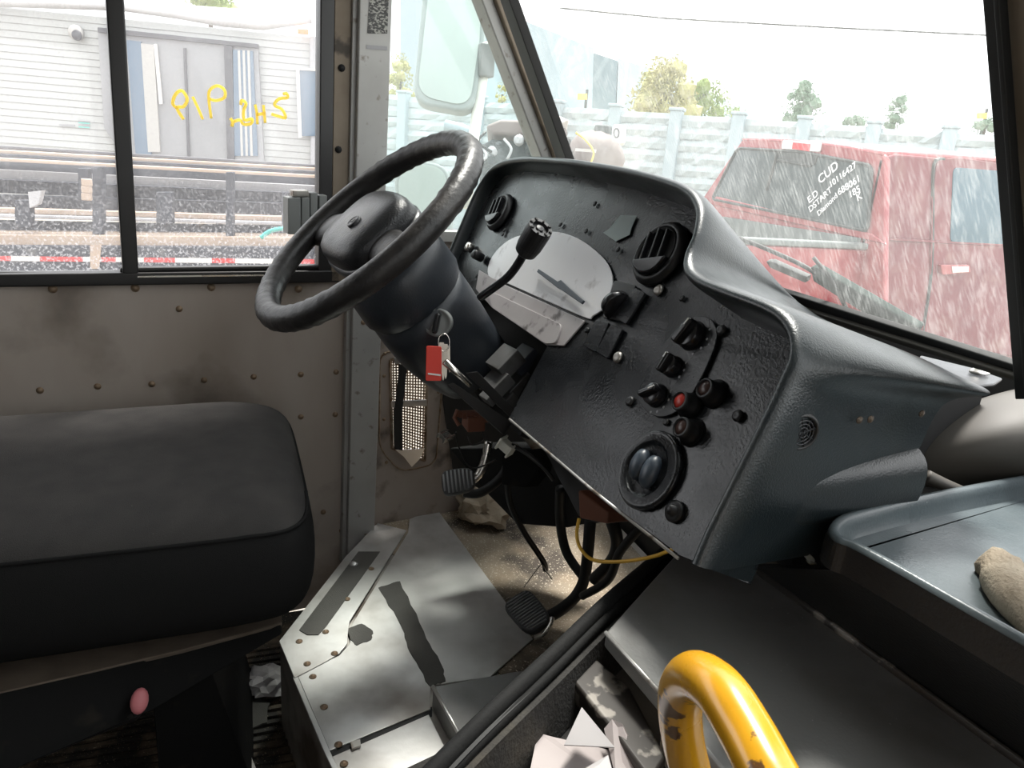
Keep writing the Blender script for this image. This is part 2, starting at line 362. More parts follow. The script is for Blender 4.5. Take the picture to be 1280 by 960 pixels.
M['sideG'] = glass_mat('dusty side glass', (.97, .97, .97), .20, (.86, .86, .90), 3, (1, 1, .4), .45, .75, base=.07, spots=(190, .52, .66, .40, 0, .20))
M['wsG'] = glass_mat('rain streaked windshield', (.965, .975, .97), .20, (.85, .86, .84), 80, (2.6, 1, .3), .50, .72, base=.06)
M['wingG'] = glass_mat('wing glass', (.93, .97, .96), .12, (.82, .88, .88), 6, (1, 1, .5), .4, .7, base=.05)
M['wiper'] = mat('wiper grey rubber', (.04, .055, .05), .9, spec=.1)
M['steelgrey'] = mat('grimy grey metal', (.09, .09, .09), .5, .3, dirt=(.04, .035, .03), dscale=20)

def struct(o): o['kind'] = 'structure'; return o

# ------------------------------------------------------------------ reference planes of the cab
WD = (_h*.5+_r*math.sin(math.radians(60))).normalized()     # the driver's side wall runs along this
WN = WD.cross(UP).normalized()                               # points into the cab
W0 = at(476, 391, 1.7)
def W(x, y, off=0): return hit(x, y, W0+WN*off, WN)
def WC(y, z, off=0):
    p = W0+WN*off; t = (y-p.y)/WD.y; q = p+WD*t; q.z = z; return q
FOOT = .20
ZB = .96
wsA = V((-1.725, .822, ZB)); wsB = V((-.475, .712, ZB)); wsT = W(610, 0)
WSN = (wsB-wsA).cross(wsT-wsA).normalized()
if WSN.y > 0: WSN = -WSN
def WS(x, y, off=0): return hit(x, y, wsA+WSN*off, WSN)
WSX = (wsB-wsA).normalized(); WSUP = WSX.cross(WSN).normalized()
if WSUP.z < 0: WSUP = -WSUP

# ------------------------------------------------------------------ setting: ground, shell of the cab
b = B(); b.face([(-70, -40, -.68), (30, -40, -.68), (30, 60, -.68), (-70, 60, -.68)])
struct(obj('ground', b, M['ground'], loc=(0, 0, -.68)))

b = B(); b.prism([(-1.56, -2.6, -.04), (.62, -2.6, -.04), (.62, .9, -.04), (-1.66, .9, -.04)], (0, 0, .04))
floor_o = struct(obj('floor', b, M['rubberfloor']))
# ribs of the rubber mat, one joined part
b = B()
for i in range(58):
    x = -1.50+i*.020
    b.box((x, -.78, .003), .010, 1.85, .007)
o = obj('floor_ribs', b, M['rubberfloor'], floor_o); o['kind'] = 'stuff'

# driver's side wall: lower sheet
pi_top = W(434, 352).y; yw0 = -2.6
b = B(); b.prism([WC(yw0, 0), WC(W(438, 500).y, 0), WC(W(438, 500).y, W(420, 350).z), WC(yw0, W(420, 350).z)], -WN*.03)
wall_left = struct(obj('wall_left', b, M['wall']))
b = B(); b.prism([WC(yw0, 1.50, .022), WC(.30, 1.50, .022), WC(.30, 1.98, .022), WC(yw0, 1.98, .022)], -WN*.055)
obj('header_sheet', b, M['pillar'], wall_left)
# kick panel ahead of the pillar
ho = [(489, 451), (533, 448), (530, 575), (491, 559)]
ya, yb_ = W(470, 690).y-.01, .90
H_ = [W(*q) for q in ho]
b = B()
b.prism([WC(ya, .93), WC(yb_, .93), H_[1], H_[0]], -WN*.012); b.prism([WC(yb_, .93), WC(yb_, 0), H_[2], H_[1]], -WN*.012)
b.prism([WC(yb_, 0), WC(ya, 0), H_[3], H_[2]], -WN*.012); b.prism([WC(ya, 0), WC(ya, .93), H_[0], H_[3]], -WN*.012)
kick = obj('kick_panel', b, M['kick'], wall_left)
rv = [(66, 361), (169, 360), (264, 359), (50, 488), (122, 483), (190, 480), (255, 475), (317, 471), (376, 468), (420, 465), (376, 521), (419, 518), (224, 386), (373, 361),
      (427, 663), (404, 640)]
def rivet(p, n, parent, r=.004, m='rust', name='rivet'):
    q = B().lathe([(r*1.5, 0), (r*1.5, r*.25), (r, r*.4), (r*.75, r*.8), (0, r*.95)], p, n, 10)
    return obj(name, q, M[m], parent, smooth=True)
for x, y in rv: rivet(W(x, y), WN, wall_left, .0045 if y > 362 else .0055)

# silver pillar and brown post
def wquad(x0t, x0b, x1t, x1b, yt, yb, off, th, extra=0):
    a, bb, c, d = W(x0t, yt, off), W(x1t, yt, off), W(x1b, yb, off), W(x0b, yb, off)
    return B().prism([a, bb, c, d], -WN*th)
b = wquad(454, 434, 497, 467, -190, 702, .035, .06)
pil = struct(obj('trim_pillar', b, M['pillar'], bevel=.003)); pil.name = 'trim_1'
b = wquad(445, 427, 453, 435, -190, 705, .02, .045); obj('pillar_flange', b, M['pillar'], pil, bevel=.002)
for x, y in [(431, 401), (430, 510), (424, 520)]: pass
for x, y in [(454, 403), (470, 402)]: rivet(W(x, y, .036), WN, pil, .004)
b = B(); b.prism([W(462, -6, .0355), W(486, -6, .0355), W(484, 42, .0355), W(459, 42, .0355)], WN*.0006); obj('placard', b, M['sticker'], pil, label='black printed placard on the grey pillar')
b = B(); b.prism([W(458, 56, .0355), W(484, 58, .0355), W(484, 63, .0355), W(458, 61, .0355)], WN*.0006); obj('stamp_plate', b, M['ghost'], pil)
b = wquad(421, 414, 446, 440, -190, 352, .012, .05)
post = struct(obj('trim_2', b, M['brownpost'], bevel=.002))
for x, y in [(427, 85), (423, 187)]: rivet(W(x, y, .013), WN, post, .005, 'dark', 'screw')

# side sliding window
win = struct(thing('window_1', W(200, 352), None, None)); 
def wbar(pts, off, th, name='frame_bar', m='frame', bev=.003, par=None):
    return obj(name, B().prism([W(x, y, off) for x, y in pts], -WN*th), M[m], par or win, bevel=bev)
wbar([(-600, 350), (425, 338), (425, 353), (-600, 368)], .012, .045, 'bottom_rail')
wbar([(150, 335), (420, 331), (420, 337), (150, 341)], .004, .02, 'sash_bottom')
wbar([(-600, 337), (150, 341), (150, 349), (-600, 347)], -.004, .02, 'sash_bottom', 'frame')
wbar([(120, -190), (145, -190), (174, 352), (154, 352)], .010, .04, 'mullion')
wbar([(402, -190), (423, -190), (415, 345), (398, 345)], .010, .04, 'side_rail')
obj('top_rail', B().prism([WC(yw0, 1.48, .02), WC(.18, 1.48, .02), WC(.18, 1.51, .02), WC(yw0, 1.51, .02)], -WN*.04), M['frame'], win, bevel=.003)
wbar([(172, 345), (330, 343), (330, 345), (172, 347)], .0125, .001, 'bright_scratch', 'chrome', 0)
b = B(); b.prism([W(-600, -150, -.018), W(140, -150, -.018), W(162, 345, -.018), W(-600, 345, -.018)], -WN*.004)
pane1 = obj('glass_pane', b, M['sideG'], win, loc=W(0, 345, -.018))
b = B(); b.prism([W(140, -150, -.010), W(410, -150, -.010), W(404, 340, -.010), W(160, 340, -.010)], -WN*.004)
pane2 = obj('glass_pane', b, M['sideG'], win, loc=W(200, 340, -.010))
# window latch: grey blocks on the sill
lt = thing('window_latch', W(392, 300), 'grey two-block window latch on the side window frame behind the steering wheel', 'latch')
def wblk(x0, y0, x1, y1, off, th, name, m): return obj(name, B().prism([W(x0, y0, off), W(x1, y0, off), W(x1, y1, off), W(x0, y1, off)], -WN*th), M[m], lt, bevel=.002)
wblk(360, 247, 376, 293, .045, .05, 'latch_block', 'greyplastic'); wblk(377, 247, 387, 291, .045, .05, 'latch_block', 'greyplastic')
wblk(388, 241, 397, 285, .04, .04, 'latch_block', 'greyplastic'); wblk(399, 244, 409, 282, .04, .04, 'latch_block', 'greyplastic')
wblk(366, 238, 386, 246, .04, .03, 'latch_cap', 'steel'); wblk(370, 293, 378, 303, .035, .012, 'latch_pin', 'steel')

# yellow marker writing on the side glass (reads right from outside)
wr = thing('window_writing', W(290, 170, -.006), 'yellow handwritten number marker, mirrored, on the right side pane', 'writing')
def stroke(pts, px=None, r=.0030, off=-.006, parent=wr, m='chalkyellow', fn=None, name='stroke'):
    P = [fn(*q) for q in pts] if fn else [W(q[0], q[1], off) for q in pts]
    b = B().tube(smooth_path(P, 5), r, 6); return obj(name, b, M[m], parent, smooth=True)
k = 480/1280
def cw(pts): return [(x*k, y*k) for x, y in pts]
stroke(cw([(612, 398), (590, 360), (612, 355), (624, 330), (606, 302), (585, 315), (576, 345), (590, 360)]))
stroke(cw([(676, 398), (660, 360), (642, 322)]))
stroke(cw([(704, 395), (696, 330), (700, 300), (725, 286), (748, 300), (748, 325), (720, 335), (700, 330)]))
stroke(cw([(768, 394), (776, 408), (772, 422)]))
stroke(cw([(780, 405), (800, 400), (812, 414), (836, 412), (840, 396), (815, 400), (812, 370), (820, 345), (806, 335), (803, 350)]))
stroke(cw([(858, 414), (856, 375), (850, 348)])); stroke(cw([(856, 382), (885, 378)])); stroke(cw([(884, 410), (880, 370), (878, 350)]))
stroke(cw([(905, 380), (930, 388), (952, 392), (940, 365), (915, 350), (930, 330), (958, 325), (955, 312), (944, 314)]))

# wing window and A pillar
win2 = struct(thing('window_2', W(560, 230), None, None))
def wp(pts, off, th, name, m, bev=.002, par=win2): return obj(name, B().prism([W(x, y, off) for x, y in pts], -WN*th), M[m], par, bevel=bev)
apil = struct(obj('trim_3', B().prism([W(530, -190, .03), W(562, -190, .03), W(725, 250, .03), W(697, 250, .03)], -WN*.05), M['pillar'], bevel=.004))
obj('pillar_ridge', B().prism([W(549, -190, .045), W(558, -190, .045), W(724, 250, .045), W(714, 250, .045)], -WN*.03), M['brownpost'], apil, bevel=.003)
obj('glass_gasket', B().prism([W(558, -190, .04), W(568, -190, .04), W(734, 260, .04), W(722, 260, .04)], -WN*.05), M['rubber'], apil, bevel=.002)
obj('glass_pane', B().prism([W(480, -120, -.01), W(560, -120, -.01), W(720, 262, -.01), W(470, 300, -.01)], -WN*.004), M['wingG'], win2)
obj('bottom_rail', B().prism([WC(.27, .93, .02), WC(.85, .93, .02), WC(.85, .955, .02), WC(.27, .955, .02)], -WN*.04), M['pillar'], win2, bevel=.002)

# windshield
win3 = struct(thing('window_3', wsA, None, None))
T = .98
pts = [wsA-WSX*.05-WSUP*.02, wsB+WSX*1.3-WSUP*.02, wsB+WSX*1.3+WSUP*T, wsA-WSX*.05+WSUP*T]
obj('glass_pane', B().prism([p-WSN*.012 for p in pts], -WSN*.004), M['wsG'], win3, loc=wsA)
def wsbar(pts, off, th, name, m, bev=.002): return obj(name, B().prism([WS(x, y, off) for x, y in pts], -WSN*th), M[m], win3, bevel=bev)
wsbar([(700, 276), (1290, 464), (1290, 477), (700, 284)], .0, .010, 'gasket', 'rubber')
wsbar([(850, 338), (1290, 477), (1290, 484), (850, 345)], .006, .02, 'gasket_lip', 'bulge')
wsbar([(1222, -60), (1246, -60), (1290, 500), (1268, 500)], .010, .03, 'centre_gasket', 'rubber')
wsbar([(568, -160), (579, -160), (722, 240), (710, 240)], .012, .02, 'side_gasket', 'rubber')
b = B().prism([WS(x, y, .03) for x, y in [(1243, -60), (1330, -60), (1370, 520), (1287, 520)]], -WSN*.05)
cp = struct(obj('trim_4', b, M['brownpost'], bevel=.006))
obj('post_groove', B().prism([WS(x, y, .031) for x, y in [(1249, -60), (1256, -60), (1294, 480), (1288, 480)]], WSN*.008), M['rubber'], cp, bevel=.001)

# roof, unseen right side closed in to cut light save one opening, firewall
b = B(); b.prism([(-1.75, -2.6, 1.98), (.66, -2.6, 1.98), (.66, .27, 1.98), (-1.8, .27, 1.98)], (0, 0, .03)); struct(obj('ceiling', b, M['headliner']))
b = B(); b.prism([(.62, -2.6, 0), (.62, -.75, 0), (.62, -.75, 2), (.62, -2.6, 2)], (.03, 0, 0)); b.prism([(.62, -.75, 0), (.62, .9, 0), (.62, .9, .95), (.62, -.75, .95)], (.03, 0, 0)); b.prism([(.62, .1, .95), (.62, .75, .95), (.62, .32, 1.98), (.62, .1, 1.98)], (.03, 0, 0)); b.prism([(.62, -.75, 1.45), (.62, .1, 1.45), (.62, .1, 2), (.62, -.75, 2)], (.03, 0, 0)); b.prism([(.62, -.75, .94), (.62, -.35, .94), (.62, -.35, 1.46), (.62, -.75, 1.46)], (.03, 0, 0))
b.prism([(-1.72, .37, 1.64), (.66, .37, 1.64), (.66, .20, 2.0), (-1.72, .20, 2.0)], (0, -.06, 0))  # windshield header, unseen, brought down low to keep sun off the seat
struct(obj('wall_right', b, M['pillar']))
b = B(); b.prism([(-1.62, -2.6, 0), (.62, -2.6, 0), (.62, -2.6, 2), (-1.62, -2.6, 2)], (0, -.03, 0)); struct(obj('wall_back', b, M['pillar']))
b = B(); b.prism([(-1.76, .93, -.02), (.62, .93, -.02), (.62, .93, .9), (-1.76, .93, .9)], (0, .03, 0)); struct(obj('wall_front', b, M['rubber']))

obj('dark_wall_sheet', B().prism([W(x, y, .004) for x, y in [(560, 440), (553, 500), (562, 560), (568, 600), (600, 622), (780, 640), (780, 430)]], WN*.004), M['rubber'], wall_left)  # black sheet added to darken the wall beneath the dash
# kick panel air grate
gr = thing('kick_panel_vent', W(512, 512), 'bright metal mesh vent with a black hanging strap in the kick panel', 'vent')
outer = bez_round([W(475, 440, .001), W(556, 436, .001), (W(545, 580, .001)), W(500, 590, .001), W(474, 560, .001)], .03)
b = B().tube(outer, .0022, 6, closed=True); obj('plate_edge', b, M['rust'], gr, smooth=True)
fr_ = [(488, 450), (534, 447), (531, 576), (490, 560)]
b = B(); 
for a, c in zip(fr_, fr_[1:]+fr_[:1]): b.tube([W(*a, .006), W(*c, .006)], .004, 6)
obj('frame', b, M['rust'], gr, smooth=True)
b = B()
for i in range(1, 13):
    t = i/13; b.tube([W(488+46*t, 450-3*t, .007), W(490+41*t, 560+16*t, .007)], .0019, 4)
for i in range(1, 34):
    t = i/34; b.tube([W(488+2*t, 450+110*t, .007), W(534-3*t, 447+129*t, .007)], .0019, 4)
o = obj('mesh_bars', b, M['rust'], gr); o['kind'] = 'stuff'
obj('crossbar', B().prism([W(489, 501, .009), W(533, 499, .009), W(533, 507, .009), W(489, 509, .009)], WN*.004), M['grate'], gr, bevel=.001)
obj('top_lip', B().prism([W(492, 447, .009), W(532, 445, .009), W(531, 452, .009), W(493, 455, .009)], WN*.004), M['grate'], gr, bevel=.001)
obj('strap', B().prism([W(x, y, .013) for x, y in [(499, 455), (509, 455), (502, 520), (503, 563), (493, 561), (492, 520)]], WN*.003), M['rubber'], gr, bevel=.001)
obj('torn_foil', B().prism([W(x, y, .008) for x, y in [(494, 562), (530, 560), (524, 573), (514, 583), (504, 570)]], WN*.004), M['grate'], gr)
for x, y in [(481, 442), (480, 470), (480, 524), (483, 578), (541, 478), (548, 490)]: rivet(W(x, y, .003), WN, gr, .003, 'rust', 'screw')

# ------------------------------------------------------------------ raised footboard
def fp(x, y, z=FOOT): return hz(x, y, z)
edgeL = [fp(350, 803), fp(368, 849), fp(412, 945), fp(430, 985)]
back = [V((-1.68, .28, FOOT)), V((-1.72, .92, FOOT)), V((-.5, .92, FOOT)), V((-.5, .35, FOOT)), fp(590, 985), fp(430, 985)]
base_pts = [fp(350, 803), fp(430, 700)] + back[:-1] + [fp(430, 985), fp(412, 945), fp(368, 849)]
fb = thing('footboard', V((-1.2, .4, 0)), 'raised footboard of riveted aluminium plates below the pedals', 'footboard')
fb['kind'] = 'structure'; 
b = B(); b.prism([V((p.x, p.y, -.0)) for p in base_pts], UP*(FOOT-.001)); obj('platform', b, M['alu_dirty'], fb)
b = B(); b.prism([fp(430, 650), fp(470, 610)]+[V((-1.70, .9, FOOT)), V((-.6, .9, FOOT)), V((-.6, .5, FOOT)), fp(640, 905), fp(640, 860), fp(500, 700)], UP*.0015)
obj('sandy_mat', b, M['sand'], fb)
p1 = [(349, 803), (432, 697), (472, 655), (508, 664), (437, 778), (435, 792), (434, 806), (424, 818), (408, 828), (368, 849)]
obj('edge_plate', B().prism([fp(x, y, FOOT+.0045) for x, y in p1], UP*.003), M['alu'], fb, bevel=.0008)
p2 = [(372, 846), (424, 821), (437, 806), (440, 782), (510, 667), (512, 650), (545, 636), (666, 800), (612, 848), (538, 858), (538, 888), (412, 940)]
obj('main_plate', B().prism([fp(x, y, FOOT+.002) for x, y in p2], UP*.003), M['alu'], fb, bevel=.0008)
obj('edge_angle', B().prism([fp(x, y, FOOT+.002) for x, y in [(366, 849), (372, 847), (412, 940), (436, 990), (428, 990), (404, 940)]], UP*.004), M['alu_edge'], fb, bevel=.0008)
zl = FOOT-.012
obj('lower_plate', B().prism([fp(x, y, FOOT+.002) for x, y in [(413, 948), (536, 894), (556, 935), (590, 1000), (436, 1000)]], UP*.002), M['alu'], fb, bevel=.0008)
obj('seam_gap', B().prism([fp(x, y, FOOT+.0012) for x, y in [(410, 938), (540, 884), (540, 896), (413, 950)]], UP*.001), M['rubber'], fb)
obj('seam_clip', B().prism([fp(x, y, FOOT+.006) for x, y in [(438, 930), (450, 926), (451, 934), (440, 938)]], UP*.004), M['steel'], fb)
# raised box at the right of the plates
zt = FOOT+.045
bx = [(541, 858), (600, 846), (690, 822), (700, 860), (660, 905), (580, 925)]
obj('raised_box', B().prism([fp(x, y, zt) for x, y in [(541, 858), (640, 840), (720, 830), (720, 900), (640, 960), (578, 925)]], -UP*.044), M['engine'], fb, bevel=.002)
obj('box_edge', B().tube([fp(541, 858, zt), fp(578, 925, zt)], .0035, 8), M['alu_edge'], fb, smooth=True)
# grip strips with torn edges
def torn(pts, amp=.004, n=6):
    out = []
    for i, p in enumerate(pts):
        q = pts[(i+1) % len(pts)]
        for k_ in range(n):
            t = k_/n; r_ = p.lerp(q, t); out.append(r_+V((RND.uniform(-amp, amp), RND.uniform(-amp, amp), 0)) if k_ else r_)
    return out
s1 = [fp(x, y, FOOT+.0052) for x, y in [(473, 735), (500, 727), (530, 790), (555, 838), (557, 852), (537, 858), (512, 815), (500, 780)]]
obj('grip_strip', B().prism(torn(s1, .0025), UP*.0012), M['strip'], fb)
s2 = [fp(x, y, FOOT+.0078) for x, y in [(374, 788), (448, 690), (475, 690), (408, 783), (398, 794), (384, 794)]]
obj('grip_strip', B().prism(s2, UP*.0015), M['strip'], fb, label='dark grip strip on the edge plate')
s3 = [fp(x, y, FOOT+.0052) for x, y in [(434, 787), (452, 780), (466, 789), (464, 800), (446, 807), (438, 800)]]
obj('patch', B().prism(torn(s3, .002, 4), UP*.001), M['strip'], fb)
for x, y in [(464, 711), (434, 749), (407, 790), (374, 802), (418, 817), (384, 830)]: rivet(fp(x, y, FOOT+.0075), UP, fb, .0045)
for x, y in [(391, 846), (405, 884), (423, 931), (430, 955)]: rivet(fp(x, y, FOOT+.005), UP, fb, .0045)
rivet(fp(442, 705, FOOT+.009), UP, fb, .007, 'alu_edge', 'foil_scrap')

# debris on the low floor
def crumple(name, c, r, m, sc=(1, 1, .4), amp=.6, parent=None, fr=2.5, label=None, cat=None):
    q = B().blob(c, r, 3, amp, fr, sc); o = obj(name, q, M[m], parent)
    if cat: tag(o, label, cat)
    return o
crumple('crumpled_paper', hz(336, 850, .03), .045, 'paper', (.8, 1.1, .55), label='crumpled white paper on the low floor between seat and footboard', cat='litter')
o = obj('rubber_scrap', B().prism(torn([hz(x, y, .008) for x, y in [(285, 893), (320, 875), (338, 880), (334, 905), (300, 918)]], .004, 4), UP*.004), M['strip']); tag(o, 'flat dark rubber scrap on the gritty floor by the seat base', 'litter')

# ------------------------------------------------------------------ seat
ZS = .60
st = thing('driver_seat', V((-1.22, -.15, 0)), 'black cloth driver seat cushion on a black metal pedestal', 'seat')
nf, nr = hz(402, 668, ZS), hz(0, 712, ZS)
ff, fr2 = hz(362, 500, ZS), hz(0, 524, ZS)
nr2 = nr+(nr-nf)*.6; fr3 = fr2+(fr2-ff)*.6
def seat_pt(u, v):   # u: rear 0 -> front 1, v: near 0 -> far 1
    a = nr2.lerp(nf, u); c = fr3.lerp(ff, u); return a.lerp(c, v)
# cushion as rounded slab: superellipse rings
b = B(); rows = []
NU, NV = 44, 14
c0 = (nf+nr2+ff+fr3)/4
def slab_ring(z, inset, n=64):
    out = []
    for i in range(n):
        a = 2*math.pi*i/n; e = .27
        ca, sa = math.cos(a), math.sin(a)
        uu = math.copysign(abs(ca)**e, ca)*.5*(1-inset)+.5; vv = math.copysign(abs(sa)**e, sa)*.5*(1-min(.98, inset*1.6 if inset < .3 else .48+(inset-.3)*.74))+.5
        p = seat_pt(uu, vv)
        # the front edge bulges a little
        out.append(V((p.x, p.y, z+.020*max(0, uu-.5)*math.sin(vv*3.14)-.03*max(0, uu-.85)*2)))
    return out
prof = [(.438, .12), (.445, .06), (.468, .015), (.50, -.008), (.545, -.012), (.578, .0), (.600, .022), (.615, .06), (.625, .12), (.631, .22), (.633, .4), (.634, .6), (.634, .8), (.634, .97)]
for z, ins in prof: rows.append(slab_ring(z, ins))
b.loft(rows, closed=True); b.face(rows[0]); b.face(rows[-1])
bmesh.ops.remove_doubles(b.bm, verts=b.bm.verts, dist=1e-5)
cu = obj('cushion', b, [M['seat'], M['seatshade']], st, smooth=True, sub=1)
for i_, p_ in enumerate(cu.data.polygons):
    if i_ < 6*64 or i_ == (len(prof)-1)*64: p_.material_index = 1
ring = slab_ring(.6005, .0225); ring = ring[34:64]; b = B().tube(ring, .0030, 6); obj('piping', b, M['seatshade'], cu, smooth=True)
# metal pan under the cushion with a dusty ledge
pA, pB, pC, pD = hz(-200, 905, .36), hz(352, 778, .40), None, None
lp = [hz(-260, 855, .40), hz(100, 812, .40), hz(352, 766, .40), hz(352, 779, .40), hz(230, 812, .40), hz(100, 843, .40), hz(-260, 925, .40)]
obj('ledge', B().prism(lp, -UP*.006), M['ledge'], st, bevel=.001)
obj('ledge_edge', B().tube([lp[3], lp[4], lp[5], lp[6]], .0022, 6), M['ledge'], st, smooth=True)
dz = [hz(352, 779, .40), hz(352, 793, .38), hz(190, 888, .33), hz(-260, 1080, .33), hz(-260, 927, .40), hz(100, 844, .40)]
obj('side_pan', B().prism(dz, V((-.35, 0, -.01))), M['seatmetal'], st, bevel=.002)
# pedestal
q0, q1 = hz(192, 890, .30), hz(262, 850, .33)
obj('pedestal', B().prism([V((q0.x, q0.y, 0)), V((q0.x, q0.y, .34)), V((q1.x+.0, q1.y, .36)), hz(318, 985, 0)], V((-.3, 0, 0))), M['seatmetal'], st, bevel=.003)
obj('pedestal_flange', B().prism([hz(318, 985, .004), hz(322, 975, .004), hz(272, 850, .004), hz(262, 850, .004)], UP*.02), M['bare'], st)
lv = B().tube(smooth_path([at(-60, 985, .95), at(40, 925, 1.0), at(110, 895, 1.02), at(172, 872, 1.04)], 5), [.02, .02, .02, .022, .025, .028, .03, .03, .03, .03, .03, .03, .03, .03, .03, .024][:16], 12)
o = obj('belt_buckle', lv, M['black'], st, smooth=True, label='black belt buckle stalk with a pink release button')
obj('release_button', B().lathe([(.003, 0), (.011, .003), (.0115, .010), (.008, .014), (0, .015)], at(174, 876, 1.00), (at(176, 878, .9)-at(172, 874, 1.0)), 16, sx=1.5, ref=V((0, .2, 1))), M['pink'], o, smooth=True)

# ------------------------------------------------------------------ dashboard
E1 = ray(208, 170); E1 = V((-E1.x, -E1.y, 0)).normalized()
_b = E1.cross(UP).normalized(); SL = math.radians(64)
ES = _b*math.cos(SL)-UP*math.sin(SL)       # down the slope, towards the driver
EN = E1.cross(ES).normalized()
if EN.z < 0: EN = -EN
P0 = at(700, 345, 1.15*1.055)
LD = .085
def PN(x, y, off=0): return hit(x, y, P0+EN*off, EN)
dash = thing('dashboard', V((-.95, .6, .62)), 'black moulded dashboard with hooded instrument panel, knobs and air vents', 'dashboard')
lip_px = [(862, 702), (880, 660), (905, 610), (950, 520), (970, 477), (983, 445), (978, 415), (955, 394), (900, 372), (868, 358), (853, 342), (854, 320), (865, 292), (866, 262), (845, 240), (790, 222), (740, 212), (700, 206), (650, 203), (618, 211), (598, 237), (578, 282), (563, 318), (553, 345)]
LDS = [.085]*9+[.082, .078, .072, .066, .060, .056, .052, .047, .040, .034, .028, .025, .022, .020, .020]
lipc = [PN(x, y, l_) for (x, y), l_ in zip(lip_px, LDS)]
lip = smooth_path(lipc, 6)
foot = [p-EN*((p-P0).dot(EN)+.006) for p in lip]
n = len(lip)
# back line of the shell, where it meets the cowl and the windshield
def wsbase(x, z=ZB-.02, dy=-.02):
    t = (x-wsA.x)/(wsB.x-wsA.x); return V((x, wsA.y+(wsB.y-wsA.y)*t+dy, z))
tail = hit(1155, 600, (-.525, 0, 0), XA)
bk = {0: V((-.545, .60, .735)), 2: V((-.54, .66, .79)), 3: V((-.535, .675, .85)), 4: V((-.53, .69, .91)), 5: wsbase(-.495, ZB-.028, -.008), 6: wsbase(-.53, ZB-.018), 7: wsbase(-.60, ZB-.012), 8: wsbase(-.70, ZB-.010),
      9: wsbase(-.76, ZB-.006), 10: wsbase(-.79, ZB), 11: wsbase(-.81, ZB+.004), 12: wsbase(-.815, ZB+.006), 13: wsbase(-.83, ZB+.008), 14: wsbase(-.87, ZB+.012), 15: wsbase(-.95, ZB+.016), 17: wsbase(-1.1, ZB+.018),
      18: wsbase(-1.25, ZB+.018), 19: wsbase(-1.38, ZB+.014), 20: wsbase(-1.43, ZB), 21: wsbase(-1.46, .88), 22: wsbase(-1.46, .80), 23: wsbase(-1.46, .74)}
keys = sorted(bk)
def bk_at(i):
    for a, c in zip(keys, keys[1:]):
        if a <= i <= c: return bk[a].lerp(bk[c], (i-a)/(c-a))
bkc = smooth_path([bk_at(i) for i in range(24)], 6)
# shell
rows = []
inner = [p-EN*.012 for p in lip]
cen = sum(lip, V((0, 0, 0)))/n
def outn(i):
    t = (lip[min(i+1, n-1)]-lip[max(i-1, 0)]).normalized(); return t.cross(EN).normalized()
sgn = 1 if outn(n//2).dot(UP) > 0 else -1
ON = [outn(i)*sgn for i in range(n)]
for _ in range(6): ON = [(ON[max(i-1, 0)]+ON[i]+ON[min(i+1, n-1)]).normalized() for i in range(n)]
rows.append(foot)
rows.append([lip[i]-EN*.02+ON[i]*0 for i in range(n)])
rows.append([lip[i]-EN*.004+ON[i]*.0005 for i in range(n)])
rows.append([lip[i]+ON[i]*.004+EN*.003 for i in range(n)])
rows.append([lip[i]+ON[i]*.010+EN*.003 for i in range(n)])
rows.append([lip[i]+ON[i]*.016-EN*.003 for i in range(n)])
for k_, t in enumerate((.06, .15, .3, .5, .7, .85, .95, 1.0)):
    rr = []
    for i in range(n):
        p = lip[i]+ON[i]*.018-EN*.012; q = bkc[i]; r_ = p.lerp(q, t)
        rr.append(r_)
    rows.append(rr)
b = B(); b.loft(rows)
shell = obj('shell', b, M['dash'], dash, smooth=True, sub=1)
# raised ridge along the right face
rd0 = hit(925, 612, (-.515, 0, 0), XA); rd1 = hit(1135, 578, (-.535, 0, 0), XA)
R0, R1 = hit(925, 632, (-.50, 0, 0), XA), hit(1150, 590, (-.525, 0, 0), XA)
rw = []
for t in [i/12 for i in range(13)]:
    c = R0.lerp(R1, t); h_ = .012+.026*t; w_ = .002+.008*t
    k0 = .15+.85*t; rw.append([c+V((-.03*k0, 0, .030)), c+V((-.004, 0, .024)), c+V((w_*.7, 0, .012)), c+V((w_, 0, .0)), c+V((w_*.9, 0, -.018)), c+V((w_*.5, 0, -.034-.01*t)), c+V((-.035*k0, 0, -.046-.012*t))])
b = B().loft(rw); b.face(rw[-1]); obj('side_ridge', b, M['dash'], dash, smooth=True, sub=1)
# bottom closing face, back behind the panel
# flange on the shelf reaching the centre post
fl = [WS(x, y, .012) for x, y in [(1195, 462), (1232, 470), (1252, 478), (1225, 486), (1190, 490)]]
fl = [hz(x, y, ZB-.028) for x, y in [(1150, 448), (1215, 464), (1252, 477), (1242, 484), (1195, 490), (1130, 468)]]
obj('shelf_flange', B().prism(fl, UP*.004), M['dash'], dash, bevel=.0015)
# instrument panel
pnpts = [foot[i] for i in range(0, n, 3)]
low = [PN(556, 372, 0), PN(600, 372, 0), PN(660, 404, 0), PN(684, 433, 0), PN(636, 523, 0), PN(740, 611, 0), PN(850, 694, 0)]
poly = [p+EN*.004 for p in pnpts]+[p for p in low[:]]
b = B(); vs = [b.bm.verts.new(p) for p in poly]; fc = b.bm.faces.new(vs); 
panel = obj('instrument_panel', b, M['panel'], dash, solid=.004)
obj('panel_edge', B().tube([PN(637, 524, .0), PN(740, 612, 0), PN(848, 698, 0)], .0022, 6), M['bare'], dash, smooth=True, label='bare metal lower edge of the panel')
